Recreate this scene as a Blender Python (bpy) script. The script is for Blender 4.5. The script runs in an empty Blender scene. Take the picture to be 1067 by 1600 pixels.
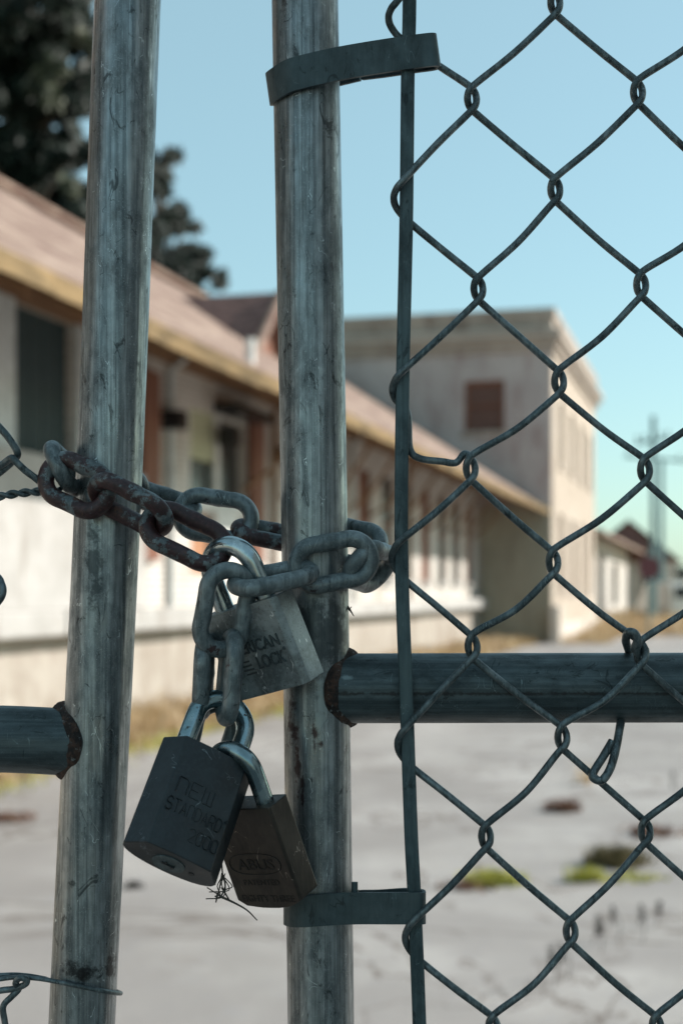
import bpy, math, random
from mathutils import Vector, Matrix
random.seed(7)
R_ = math.radians
S = bpy.context.scene
COL = S.collection

# ------------------------------------------------------------------ camera
U = 0.00033            # metres per photo pixel in the plane of the gate
F = 2222.0             # focal length in photo pixels (50 mm)
CX, CY, H = 533.5, 925.0, 1.5
D = F * U              # distance of the gate
cam = bpy.data.cameras.new('camera'); co = bpy.data.objects.new('camera', cam); COL.objects.link(co)
co.location = (0, 0, H); co.rotation_euler = (R_(90), 0, 0)
cam.sensor_fit = 'VERTICAL'; cam.sensor_height = 36; cam.lens = 50; cam.shift_y = 125 / 1600
cam.clip_start = 0.05; cam.clip_end = 2000
cam.dof.use_dof = True; cam.dof.focus_distance = D - 0.022; cam.dof.aperture_fstop = 8.2
S.camera = co
# ------------------------------------------------------------------ light
SUN_AZ, SUN_EL = R_(74), R_(30)      # azimuth clockwise from +Y
w = bpy.data.worlds.new('World'); S.world = w; w.use_nodes = True
nt = w.node_tree; bg = nt.nodes['Background']
sky = nt.nodes.new('ShaderNodeTexSky'); sky.sky_type = 'NISHITA'; sky.sun_disc = False
sky.sun_elevation = SUN_EL; sky.sun_rotation = SUN_AZ
sky.air_density = 1.0; sky.dust_density = 1.0; sky.ozone_density = 1.6
tint = nt.nodes.new('ShaderNodeMix'); tint.data_type = 'RGBA'; tint.blend_type = 'MULTIPLY'
tint.inputs[0].default_value = 1.0; tint.inputs[7].default_value = (0.83, 1.035, 0.965, 1)
pale = nt.nodes.new('ShaderNodeMix'); pale.data_type = 'RGBA'; pale.inputs[0].default_value = .42; pale.inputs[7].default_value = (3.0, 4.35, 4.35, 1)
nt.links.new(sky.outputs[0], tint.inputs[6]); nt.links.new(tint.outputs[2], pale.inputs[6]); nt.links.new(pale.outputs[2], bg.inputs[0])
bg.inputs[1].default_value = 0.105
sun = bpy.data.lights.new('sun', 'SUN'); sun.energy = 3.95; sun.angle = R_(0.53); sun.color = (1.0, 0.935, 0.87)
so = bpy.data.objects.new('sun', sun); COL.objects.link(so)
sd = Vector((math.sin(SUN_AZ) * math.cos(SUN_EL), math.cos(SUN_AZ) * math.cos(SUN_EL), math.sin(SUN_EL)))
so.rotation_euler = sd.to_track_quat('Z', 'Y').to_euler(); so.location = (5, 2, 8)
S.view_settings.view_transform = 'Standard'; S.view_settings.look = 'None'
S.view_settings.exposure = 0.78; S.view_settings.gamma = 1

# ------------------------------------------------------------------ helpers
def tag(o, label=None, cat=None, group=None, kind=None):
    if label: o['label'] = label
    if cat: o['category'] = cat
    if group: o['group'] = group
    if kind: o['kind'] = kind
    return o
def empty(name, loc=(0, 0, 0), rz=0, **k):
    o = bpy.data.objects.new(name, None); COL.objects.link(o)
    o.location = loc; o.rotation_euler = (0, 0, rz); o.empty_display_size = .05
    return tag(o, **k)
class MB:
    """collects vertices and faces, linked as ONE mesh object"""
    def __init__(s): s.v = []; s.f = []; s.sm = []
    def add(s, v, f, smooth=False):
        n = len(s.v); s.v += [tuple(p) for p in v]
        s.f += [tuple(i + n for i in q) for q in f]; s.sm += [smooth] * len(f); return s
    def box(s, a, b):
        x0, y0, z0 = a; x1, y1, z1 = b
        v = [(x0,y0,z0),(x1,y0,z0),(x1,y1,z0),(x0,y1,z0),(x0,y0,z1),(x1,y0,z1),(x1,y1,z1),(x0,y1,z1)]
        return s.add(v, [(0,3,2,1),(4,5,6,7),(0,1,5,4),(1,2,6,5),(2,3,7,6),(3,0,4,7)])
    def build(s, name, mat, parent=None, bevel=0, seg=2, world=False, **k):
        """world=True: vertices are world positions, shift them to the parent's own origin"""
        off = Vector((0, 0, 0)) if not (parent and world) else Vector(parent.location)
        me = bpy.data.meshes.new(name)
        me.from_pydata([tuple(Vector(p) - off) for p in s.v] if world and parent else s.v, [], s.f)
        me.polygons.foreach_set('use_smooth', s.sm); me.update()
        me.materials.append(mat)
        o = bpy.data.objects.new(name, me); COL.objects.link(o)
        if parent: o.parent = parent
        if bevel:
            m = o.modifiers.new('bevel', 'BEVEL'); m.width = bevel; m.segments = seg; m.limit_method = 'ANGLE'; m.angle_limit = R_(25)
            m.harden_normals = False
        return tag(o, **k)
def fg(x, y, z):
    return Vector(((x - CX) * U, D + z * U, H - (y - CY) * U))
def g(px, py, z=0):
    k = (F + z) / F
    return fg(CX + (px - CX) * k, CY + (py - CY) * k, z)
def vdir(x, y, z): return Vector((x * U, z * U, -y * U))
def catmull(P, n=8, closed=False):
    P = [Vector(p) for p in P]; N = len(P); out = []
    for i in range(N if closed else N - 1):
        p1, p2 = P[i], P[(i + 1) % N]
        p0 = P[i - 1] if (closed or i) else p1 * 2 - p2
        p3 = P[(i + 2) % N] if (closed or i + 2 < N) else p2 * 2 - p1
        for k in range(n):
            t = k / n
            out.append(.5 * ((2 * p1) + (p2 - p0) * t + (2 * p0 - 5 * p1 + 4 * p2 - p3) * t * t + (3 * p1 - p0 - 3 * p2 + p3) * t ** 3))
    if not closed: out.append(P[-1])
    return out
def tube(mb, P, r, seg=14, closed=False, cap=True, ref=None, prof=None, wob=0):
    """round tube along points; r number or list; prof(angle) multiplies the radius"""
    P = [Vector(p) for p in P]; N = len(P)
    T = []
    for i in range(N):
        a = P[(i - 1) % N] if (closed or i) else P[i]; b = P[(i + 1) % N] if (closed or i < N - 1) else P[i]
        d = (b - a); T.append(d.normalized() if d.length > 1e-12 else Vector((0, 0, 1)))
    n = None; V = []
    ph = random.random() * 9
    for i in range(N):
        if ref is not None: n = Vector(ref) - T[i] * T[i].dot(Vector(ref)); n.normalize()
        elif n is None:
            n = T[i].orthogonal().normalized()
        else:
            n = n - T[i] * T[i].dot(n); n.normalize()
        b = T[i].cross(n); rr = r[i] if isinstance(r, (list, tuple)) else r
        rr *= 1 + wob * math.sin(i * .9 + ph) * math.sin(i * .37 + ph * 2)
        for k in range(seg):
            a = 2 * math.pi * k / seg; q = rr * (prof(a) if prof else 1)
            V.append(P[i] + n * math.cos(a) * q + b * math.sin(a) * q)
    Fc = []
    for i in range(N if closed else N - 1):
        j = (i + 1) % N
        for k in range(seg):
            m = (k + 1) % seg
            Fc.append((i * seg + k, i * seg + m, j * seg + m, j * seg + k))
    mb.add(V, Fc, True)
    if cap and not closed:
        mb.add([V[k] for k in range(seg)], [tuple(reversed(range(seg)))]); mb.add(V[-seg:], [tuple(range(seg))])
    return mb

# ------------------------------------------------------------------ materials
class M:
    def __init__(s, name, rough=.6, metal=0.0, spec=.5):
        s.m = bpy.data.materials.new(name); s.m.use_nodes = True; s.t = s.m.node_tree
        s.p = s.t.nodes['Principled BSDF']
        s.p.inputs['Roughness'].default_value = rough; s.p.inputs['Metallic'].default_value = metal
        s.p.inputs['Specular IOR Level'].default_value = spec
        s.co = s.t.nodes.new('ShaderNodeTexCoord').outputs['Object']
    def map(s, sc=(1, 1, 1), rot=(0, 0, 0), src=None):
        n = s.t.nodes.new('ShaderNodeMapping'); n.inputs['Scale'].default_value = sc; n.inputs['Rotation'].default_value = rot
        s.t.links.new(src or s.co, n.inputs[0]); return n.outputs[0]
    def noise(s, scale, detail=4, rough=.55, sc=(1, 1, 1), dist=0, off=0):
        n = s.t.nodes.new('ShaderNodeTexNoise'); n.inputs['Scale'].default_value = scale; n.inputs['Detail'].default_value = detail
        n.inputs['Roughness'].default_value = rough; n.inputs['Distortion'].default_value = dist
        mp = s.map(sc); mp.node.inputs['Location'].default_value = (off, off * .7, off * 1.3)
        s.t.links.new(mp, n.inputs['Vector']); return n.outputs[0]
    def vor(s, scale, sc=(1, 1, 1), feature='F1', rnd=1):
        n = s.t.nodes.new('ShaderNodeTexVoronoi'); n.feature = feature; n.inputs['Scale'].default_value = scale
        n.inputs['Randomness'].default_value = rnd
        s.t.links.new(s.map(sc), n.inputs['Vector']); return n.outputs[0]
    def ramp(s, src, a, b, c0=0, c1=1):
        n = s.t.nodes.new('ShaderNodeMapRange'); n.interpolation_type = 'SMOOTHSTEP'
        for i, v in enumerate((a, b, c0, c1)): n.inputs[i + 1].default_value = v
        s.t.links.new(src, n.inputs[0]); return n.outputs[0]
    def mul(s, a, b, op='MULTIPLY'):
        n = s.t.nodes.new('ShaderNodeMath'); n.operation = op
        for i, v in enumerate((a, b)):
            if isinstance(v, (int, float)): n.inputs[i].default_value = v
            else: s.t.links.new(v, n.inputs[i])
        return n.outputs[0]
    def mix(s, fac, a, b):
        n = s.t.nodes.new('ShaderNodeMix'); n.data_type = 'RGBA'
        if isinstance(fac, (int, float)): n.inputs[0].default_value = fac
        else: s.t.links.new(fac, n.inputs[0])
        for i, v in ((6, a), (7, b)):
            if isinstance(v, tuple): n.inputs[i].default_value = (*v, 1)
            else: s.t.links.new(v, n.inputs[i])
        return n.outputs[2]
    def color(s, c):
        if isinstance(c, tuple): s.p.inputs['Base Color'].default_value = (*c, 1)
        else: s.t.links.new(c, s.p.inputs['Base Color'])
        return s
    def inp(s, name, v):
        if isinstance(v, (int, float)): s.p.inputs[name].default_value = v
        else: s.t.links.new(v, s.p.inputs[name])
        return s
    def bump(s, src, dist, strength=1.0):
        n = s.t.nodes.new('ShaderNodeBump'); n.inputs['Distance'].default_value = dist; n.inputs['Strength'].default_value = strength
        s.t.links.new(src, n.inputs['Height'])
        prev = s.p.inputs['Normal'].links
        if prev: s.t.links.new(prev[0].from_socket, n.inputs['Normal'])
        s.t.links.new(n.outputs[0], s.p.inputs['Normal']); return s

def zinc(name, dark, mid, light, axis=2, stains=(), rust=0.0, rustc=(.026, .009, .010), rustscale=60, metal=.35, rough=.5, streak=True, cloud=1.0):
    m = M(name, rough, metal)
    al = [1, 1, 1]; al[axis] = .06
    al[axis] = .045; st = m.noise(240, 6, .68, tuple(al)) if streak else m.noise(150, 5, .6)
    cl = m.noise(60, 7, .72, (1, 1, .45) if axis == 2 else (.45, 1, 1), .0)
    fine = m.noise(1400, 3, .7)
    c = m.mix(m.ramp(st, .40, .66, 0, .6), mid, light); fl = [1, 1, 1]; fl[axis] = .012; c = m.mix(m.ramp(m.noise(520, 3, .6, tuple(fl), off=6), .50, .64, 0, .45), c, light); c = m.mix(m.ramp(m.noise(380, 2, .5, tuple(fl), off=16), .55, .66, 0, .5), c, dark)
    c = m.mix(m.ramp(cl, .46, .70, 0, .85 * cloud), c, dark)
    sg = m.vor(260, (1, 1, .5) if axis == 2 else (.5, 1, 1)); c = m.mix(m.ramp(sg, .15, .8, 0, .25), c, dark)
    c = m.mix(m.ramp(fine, .56, .72, 0, .55), c, light)
    # dark stains and drips with their own outlines
    sp = m.noise(95, 7, .72, (1, 1, .45) if axis == 2 else (.45, 1, 1), 1.2, 3.1)
    c = m.mix(m.ramp(sp, .585, .66, 0, .75), c, tuple(v * .38 for v in dark))
    # thin curved scratches
    sc = m.noise(34, 2, .5, (1, 1, .5), 2.5, 9.7)
    line = m.mul(m.ramp(sc, .487, .497), m.ramp(sc, .503, .513, 1, 0))
    line = m.mul(line, m.ramp(m.noise(70, 2, .5, off=5), .55, .62))
    c = m.mix(m.mul(line, .7), c, tuple(v * .35 for v in dark))
    sc2 = m.noise(52, 2, .5, (1, 1, .3), 3, 21.0)
    l2 = m.mul(m.mul(m.ramp(sc2, .495, .5), m.ramp(sc2, .5, .505, 1, 0)), m.ramp(m.noise(90, 2, .5, off=15), .55, .6))
    c = m.mix(m.mul(l2, .8), c, tuple(min(1, v * 1.7) for v in light))
    for (ctr, scl, col, lo, hi) in stains:      # rust blooms, drips, scrapes and a painted groove shade, with a place of their own on the pipe
        mp = m.t.nodes.new('ShaderNodeMapping'); mp.vector_type = 'TEXTURE'; mp.inputs['Location'].default_value = ctr; mp.inputs['Scale'].default_value = scl
        m.t.links.new(m.co, mp.inputs[0]); ln_ = m.t.nodes.new('ShaderNodeVectorMath'); ln_.operation = 'LENGTH'; m.t.links.new(mp.outputs[0], ln_.inputs[0])
        d = m.mul(ln_.outputs['Value'], m.ramp(m.noise(160, 6, .7, off=ctr[2] * 3), .3, .7, -.75, .75), 'ADD')
        c = m.mix(m.ramp(d, lo - .2, hi + .2, .85, 0), c, col)
    if rust:
        rn = m.noise(rustscale, 9, .72, off=2.2)
        rm = m.ramp(rn, .62 - rust * .3, .66 - rust * .3)
        c = m.mix(rm, c, m.mix(m.ramp(m.noise(110, 6, .7, off=12), .56, .66, 0, .8), m.mix(m.ramp(m.noise(500, 3), .4, .7), rustc, tuple(v * 2.0 for v in rustc)), (.10, .042, .024)))
        m.inp('Metallic', m.mul(m.mul(rm, -metal), metal, 'ADD'))
        m.bump(rn, .0004, .5)
    m.color(c)
    m.inp('Roughness', m.ramp(cl, .3, .75, rough - .12, rough + .2))
    m.bump(fine, .0001, .4); m.bump(cl, .0005, .3); m.bump(st, .00025, .35)
    return m.m
G_D, G_M, G_L = (.054, .062, .066), (.165, .182, .190), (.46, .49, .50)
XA, XB = 160, 480
def ps(px, py, wx, wy, col, x0, lo=.5, hi=1.1): return (((px - x0) * U, -52 * U, H - (py - CY) * U), (wx * U, 60 * U, wy * U), col, lo, hi)
DRK, MAR, PAL = (.014, .012, .013), (.028, .011, .012), (.26, .30, .31)
PIPEA = zinc('weathered_galvanised_pipe', G_D, G_M, G_L, metal=.75, rough=.38, cloud=.8, stains=[ps(136, 1503, 24, 12, DRK, XA), ps(140, 1502, 10, 18, DRK, XA), ps(178, 1500, 6, 22, DRK, XA), ps(155, 880, 12, 60, G_D, XA), ps(120, 1160, 10, 40, PAL, XA, .6, 1.3)])
PIPEB = zinc('weathered_galvanised_pipe_rusting', G_D, G_M, G_L, metal=.75, rough=.38, cloud=.8, stains=[ps(459, 1135, 8, 34, MAR, XB), ps(466, 1195, 4, 40, MAR, XB), ps(474, 1240, 3, 30, MAR, XB), ps(492, 1142, 4, 24, MAR, XB), ps(503, 1158, 5, 8, MAR, XB), ps(502, 1100, 8, 44, PAL, XB, .6, 1.2), ps(500, 990, 40, 36, G_D, XB, .9, 1.6), ps(444, 20, 6, 12, DRK, XB, .5, 1.1), ps(480, 12, 14, 5, DRK, XB, .5, 1.1)])
RAIL = zinc('weathered_galvanised_rail', (.024, .034, .038), (.048, .066, .073), (.11, .14, .148), axis=0, stains=[((0, -55 * U, H - (1080 - CY) * U), (60, 30 * U, 3.2 * U), DRK, .2, 1.0), ((.02, -55 * U, H - (1055 - CY) * U), (8 * U, 30 * U, 3 * U), (.2, .25, .26), .6, 1.6)])  # first stain paints the shade line of the rail groove
BAR = zinc('dull_flat_steel', (.03, .045, .05), (.05, .075, .082), (.10, .14, .15), rough=.55)
BAND = zinc('grey_pressed_steel', (.035, .05, .055), (.048, .07, .077), (.065, .09, .097), rough=.55, streak=False)
WIRE = zinc('galvanised_wire', (.045, .056, .060), (.085, .104, .110), (.24, .275, .285), rough=.5, streak=False, metal=.65)
CHAIN = zinc('zinc_chain', (.055, .066, .070), (.118, .140, .147), (.27, .305, .315), rust=.02, streak=False, rough=.45, rustscale=45)
CHAINR = zinc('rusting_chain', (.06, .072, .078), (.11, .13, .137), (.22, .25, .26), rust=.50, streak=False, rough=.5, rustscale=40)
def m_weld():
    m = M('rusty_weld', .85, .1)
    n = m.noise(160, 8, .7); f = m.noise(420, 4, .7, off=4)
    c = m.mix(m.ramp(n, .42, .6), (.020, .013, .012), (.085, .043, .030))
    c = m.mix(m.ramp(f, .58, .7), c, (.19, .20, .20)); c = m.mix(m.ramp(m.noise(90, 4, off=7), .64, .70), c, (.10, .042, .016))
    m.color(c); m.bump(n, .003, 1); m.bump(f, .001, .8); return m.m
WELD = m_weld()
def m_lock(name, base, hi, speck, specc, metal=.5, rough=.45, dir_sc=(1, 1, 1), cut=.6):
    m = M(name, rough, metal)
    a = m.noise(70, 6, .6); b = m.noise(900, 3, .75); br = m.noise(500, 4, .6, dir_sc, off=2)
    c = m.mix(m.ramp(a, .4, .68), base, hi); c = m.mix(m.ramp(br, .45, .7, 0, .5), c, hi)
    c = m.mix(m.mul(m.ramp(b, cut, cut + .06), speck), c, specc)
    sc = m.noise(60, 2, .5, (1, 1, .4), 2, 3.3)
    ln = m.mul(m.mul(m.ramp(sc, .495, .499), m.ramp(sc, .501, .505, 1, 0)), m.ramp(m.noise(80, 2, off=8), .55, .6))
    c = m.mix(m.mul(ln, .7), c, tuple(min(1, v * 5 + .08) for v in hi))
    m.color(c); m.inp('Roughness', m.ramp(a, .3, .7, rough - .08, rough + .12)); m.bump(b, .00008, .6); m.bump(br, .00006, .4); return m.m
LOCK_A = m_lock('tarnished_silver_lock', (.15, .165, .17), (.30, .33, .335), .7, (.045, .03, .028), .6, .40, cut=.6)
LOCK_N = m_lock('blackened_lock', (.017, .021, .024), (.030, .038, .043), .55, (.09, .12, .125), .25, .42, cut=.7)
LOCK_B = m_lock('dark_brass_lock', (.030, .023, .019), (.060, .046, .037), .3, (.10, .085, .07), .5, .42, (1, 1, .03), cut=.66)
INK_N = M('lettering_groove_black', .5, .3).color((.012, .015, .017)).m
INK_A = M('raised_lettering_shade_grey', .35, .6).color((.085, .098, .102)).m  # letters coloured dark grey for the shadows around their edges
INK_B = M('lettering_groove_brown', .5, .3).color((.010, .008, .007)).m
def m_chrome(name, c0, c1, rst):
    m = M(name, .2, .95)
    a = m.noise(120, 6, .65, (1, 1, .5)); r = m.noise(260, 7, .7, off=3)
    c = m.mix(m.ramp(a, .4, .65), c0, c1); rm = m.ramp(r, .66 - rst, .70 - rst)
    c = m.mix(rm, c, (.05, .022, .012))
    m.color(c); m.inp('Roughness', m.ramp(a, .35, .7, .14, .36)); m.bump(r, .0003, .35); return m.m
CHROME = m_chrome('polished_shackle_steel', (.34, .40, .42), (.52, .58, .60), .0)
SHACK_N = m_chrome('spotted_shackle_steel', (.24, .33, .36), (.36, .45, .48), .07)
SHACK_B = m_chrome('dull_shackle_steel', (.20, .26, .28), (.32, .39, .41), .0)

# ------------------------------------------------------------------ setting
B = math.atan(596.5 / F)                          # the freight house runs off to the right at this angle
dB = Vector((math.sin(B), math.cos(B), 0)); dL = Vector((-math.cos(B), math.sin(B), 0))
RZ = math.pi / 2 - B
def SL(s, L, z=0): return dB * s + dL * L + Vector((0, 0, z))
def s_at(px, L): return L / math.tan(B - math.atan((px - CX) / F))
def z_at(px, py, L):
    s = s_at(px, L); p = SL(s, L); return H + (CY - py) / F * p.y

def m_ground():
    m = M('dry_dirt', .95); a = m.noise(.8, 8, .7); b = m.noise(14, 5, .7)
    m.color(m.mix(m.ramp(a, .35, .65), m.mix(m.ramp(b, .35, .65), (.26, .21, .15), (.42, .35, .26)), (.36, .32, .20)))
    m.bump(b, .05, .6); return m.m
def m_conc():
    m = M('old_concrete_paving', .85)
    a = m.noise(.5, 9, .65); b = m.noise(6, 6, .7); c3 = m.noise(55, 4, .7)
    c = m.mix(m.ramp(a, .35, .65), (.265, .245, .23), (.385, .362, .345))
    c = m.mix(m.ramp(b, .5, .7, 0, .6), c, (.27, .26, .265)); c = m.mix(m.ramp(c3, .55, .7, 0, .5), c, (.46, .445, .435))
    st = m.noise(1.6, 8, .75, (1, 1, 1), .8, 4); c = m.mix(m.ramp(st, .54, .66, 0, .5), c, (.24, .21, .19))
    cr = m.noise(.35, 6, .6, (1, 1, 1), 1.4, 8)
    ln = m.mul(m.ramp(cr, .49, .4975), m.ramp(cr, .5025, .51, 1, 0)); c = m.mix(m.mul(ln, .85), c, (.12, .095, .08))
    br = m.t.nodes.new('ShaderNodeTexBrick'); br.inputs['Scale'].default_value = 1; br.inputs['Brick Width'].default_value = 4.2; br.inputs['Row Height'].default_value = 3.1
    br.inputs['Mortar Size'].default_value = .03; br.inputs['Mortar Smooth'].default_value = .6; br.offset = 0
    m.t.links.new(m.map((1, 1, 1), (0, 0, B)), br.inputs['Vector']); c = m.mix(m.mul(m.mul(br.outputs['Fac'], .8), m.ramp(b, .3, .55)), c, (.12, .10, .085))
    gr_ = m.noise(160, 3, .8, off=3); c = m.mix(m.ramp(gr_, .6, .7, 0, .6), c, (.20, .19, .18)); pt = m.noise(.9, 3, .5, off=31); c = m.mix(m.ramp(pt, .46, .60, 0, .6), c, (.235, .215, .205))
    m.color(c); m.bump(c3, .004, .5); m.bump(b, .01, .4); return m.m
gm = MB(); gm.add([(-700, -120, 0), (700, -120, 0), (700, 1500, 0), (-700, 1500, 0)], [(0, 1, 2, 3)])
gm.build('ground', m_ground(), kind='structure')
pv = MB(); e0 = []
random.seed(3)
ss = [-8 + i * .7 for i in range(95)]
vv = [SL(s, 5.25 + .12 * math.sin(s * .9) + random.uniform(-.09, .09), .004) for s in ss] + [SL(s, -60, .004) for s in ss]
n = len(ss); pv.add(vv, [(i, i + n, i + n + 1, i + 1) for i in range(n - 1)])
pv.build('pavement', m_conc(), kind='structure')

def m_plaster(name, a, b, stain, brick=False, bs=1.0, sc=.9):
    m = M(name, .9)
    n1 = m.noise(sc, 8, .7); n2 = m.noise(7, 6, .7); n3 = m.noise(2.2, 7, .7, (1, 1, .25), off=3)
    c = m.mix(m.ramp(n1, .35, .68), a, b); c = m.mix(m.ramp(n3, .50, .68, 0, .75), c, stain)
    c = m.mix(m.ramp(n2, .55, .72, 0, .45), c, stain)
    if brick:
        br = m.t.nodes.new('ShaderNodeTexBrick'); br.inputs['Scale'].default_value = bs; br.inputs['Mortar Size'].default_value = .012
        br.inputs['Brick Width'].default_value = .24; br.inputs['Row Height'].default_value = .085
        sp = m.t.nodes.new('ShaderNodeSeparateXYZ'); m.t.links.new(m.co, sp.inputs[0])
        cb = m.t.nodes.new('ShaderNodeCombineXYZ'); m.t.links.new(m.mul(sp.outputs[0], sp.outputs[1], 'ADD'), cb.inputs[0]); m.t.links.new(sp.outputs[2], cb.inputs[1])
        m.t.links.new(cb.outputs[0], br.inputs['Vector'])
        c = m.mix(m.mul(br.outputs['Fac'], .55), c, tuple(v * .6 for v in stain)); m.bump(m.mul(br.outputs['Fac'], -1), .01, .6)
    m.color(c); m.bump(n2, .01, .5); return m.m
BRICKW = m_plaster('whitewashed_brick', (.58, .545, .50), (.70, .66, .61), (.36, .30, .24), True)
DOCKW = m_plaster('stained_white_plaster', (.38, .365, .345), (.49, .475, .455), (.22, .18, .145), sc=1.4)
BASEW = m_plaster('tan_plinth', (.33, .285, .24), (.45, .41, .36), (.20, .15, .11), sc=1.2)
TOWERF = m_plaster('shade_greyed_painted_brick', (.45, .39, .37), (.60, .54, .51), (.30, .20, .18), True, sc=.35)  # grey of the shaded front face is mixed into this colour
CORN = m_plaster('cornice_plaster', (.34, .285, .24), (.44, .375, .32), (.20, .15, .12))
OLIVE = m_plaster('bare_olive_brick', (.30, .28, .22), (.40, .37, .29), (.20, .17, .13), True)
def m_flat(name, c, rough=.8, var=.25, sc=8, s3=(1, 1, 1)):
    m = M(name, rough); n1 = m.noise(sc, 6, .7, s3)
    m.color(m.mix(m.ramp(n1, .35, .7), c, tuple(v * (1 - var) for v in c))); m.bump(n1, .004, .4); return m.m
TEAL = m_flat('dark_teal_door_paint', (.035, .060, .064)); DARKW = m_flat('dark_window_glass', (.02, .022, .025), .25)
BROWN = m_flat('red_brown_paint', (.21, .085, .050)); OCHRE = m_flat('ochre_fascia_paint', (.50, .345, .17), .8, .65, 5, (.3, 1, 1))
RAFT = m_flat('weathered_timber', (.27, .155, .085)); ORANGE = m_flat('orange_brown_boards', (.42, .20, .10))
LIGHTJ = m_flat('pale_jamb_paint', (.62, .66, .66)); YGREEN = m_flat('pale_yellow_green_board', (.50, .50, .33))
BOARD = m_flat('red_brown_window_boards', (.15, .078, .06), .85, .45, 9, (1, 1, 6)); GLASSG = m_flat('dusty_green_glass', (.07, .085, .08), .4)
WHITEP = m_flat('white_paint', (.78, .76, .72)); MAROON = m_flat('maroon_shingle', (.21, .115, .10), .9, .7, 5, (1, 1, 3))
def m_roof():
    m = M('faded_pink_brown_shingles', .9)
    n1 = m.noise(1.3, 7, .7); n2 = m.noise(2.6, 6, .7, (.35, 1.8, 1.8)); n3 = m.noise(26, 4, .7, (.4, 1, 1))
    c = m.mix(m.ramp(n1, .40, .58), (.215, .145, .11), (.36, .268, .21)); c = m.mix(m.ramp(n2, .46, .56, 0, .9), c, (.15, .085, .065))
    c = m.mix(m.ramp(n3, .5, .72, 0, .3), c, (.44, .35, .29))
    wv = m.t.nodes.new('ShaderNodeTexWave'); wv.wave_type = 'BANDS'; wv.bands_direction = 'Y'; wv.wave_profile = 'SAW'
    wv.inputs['Scale'].default_value = 1.25; wv.inputs['Distortion'].default_value = .6
    m.t.links.new(m.co, wv.inputs[0]); c = m.mix(m.ramp(wv.outputs[1], .75, .98, 0, .55), c, (.20, .11, .09))
    m.color(c); m.bump(wv.outputs[1], .03, .5); m.bump(n2, .03, .5); return m.m
ROOF = m_roof()

def wall(mb, P, a0, a1, z0, z1, holes, th=.3):
    """wall face in the (a,z) plane at depth 0 with openings (a0,a1,z0,z1) and reveals"""
    A = sorted({a0, a1, *[min(max(h[i], a0), a1) for h in holes for i in (0, 1)]}); Z = sorted({z0, z1, *[min(max(h[i], z0), z1) for h in holes for i in (2, 3)]})
    for i in range(len(A) - 1):
        for j in range(len(Z) - 1):
            ca, cz = (A[i] + A[i + 1]) / 2, (Z[j] + Z[j + 1]) / 2
            if any(h[0] < ca < h[1] and h[2] < cz < h[3] for h in holes): continue
            mb.add([P(A[i], Z[j], 0), P(A[i + 1], Z[j], 0), P(A[i + 1], Z[j + 1], 0), P(A[i], Z[j + 1], 0)], [(0, 1, 2, 3)])
    for h in holes:
        c = [(h[0], h[2]), (h[1], h[2]), (h[1], h[3]), (h[0], h[3])]
        for k in range(4):
            p, q = c[k], c[(k + 1) % 4]
            mb.add([P(p[0], p[1], 0), P(q[0], q[1], 0), P(q[0], q[1], th), P(p[0], p[1], th)], [(0, 1, 2, 3)])
# ---- long freight house (local x along the track side, local y away from it)
s0 = -6.0; sT = 41.87
fh = empty('freight_house', SL(s0, 7.0), RZ, label='long white freight house with faded pink shingle roof and deep ochre eave', cat='building')
def X(s): return s - s0
def PX(px, L=7.05): return X(s_at(px, L))
Pw = lambda a, z, d: (a, .06 + d, z)
zdoor = 2.98
openings = []      # (a0,a1,z0,z1,kind)
openings.append((PX(16), PX(114), zdoor, 4.5, 'teal'))
openings.append((PX(-230), PX(-140), zdoor, 4.5, 'teal'))
openings.append((PX(298), PX(386), 2.75, 4.05, 'bay'))
openings.append((PX(300), PX(331), 1.75, 2.60, 'orange'))
k = 0; sc_ = X(s_at(560, 7.05))
while sc_ < X(sT) - 1.2:
    openings.append((sc_, sc_ + 1.1, 1.75, 4.0, 'tall' if k % 3 else 'brownd')); sc_ += 2.05; k += 1
w1 = MB(); wall(w1, Pw, 0, X(sT) + 3.0 - 2.99, 1.30, 5.2, [o[:4] for o in openings], .22)
w1.build('wall', BRICKW, fh)
wf = MB(); wf.box((0, -.02, 4.5), (X(sT) - .02, .055, 5.1)); wf.build('eave_shade_board', RAFT, fh)  # brown board stands in for the shade under the eave
w2 = MB(); w2.box((0, .02, 0), (X(sT) - .02, .5, 1.03)); w2.build('plinth', BASEW, fh)
w3 = MB()
for i in range(12):
    a = i * (X(sT) - .1) / 12; w3.box((a, -.26 + random.uniform(-.02, .02), 1.031), (a + (X(sT) - .1) / 12 - .03, .5, 1.30 + random.uniform(-.01, .01)))
w3.build('dock_ledge', DOCKW, fh, bevel=.03)
w4 = MB(); w4.box((0, .7, 0), (X(sT) - .05, 9.3, 5.0)); w4.build('rear_wall', BRICKW, fh)
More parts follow.
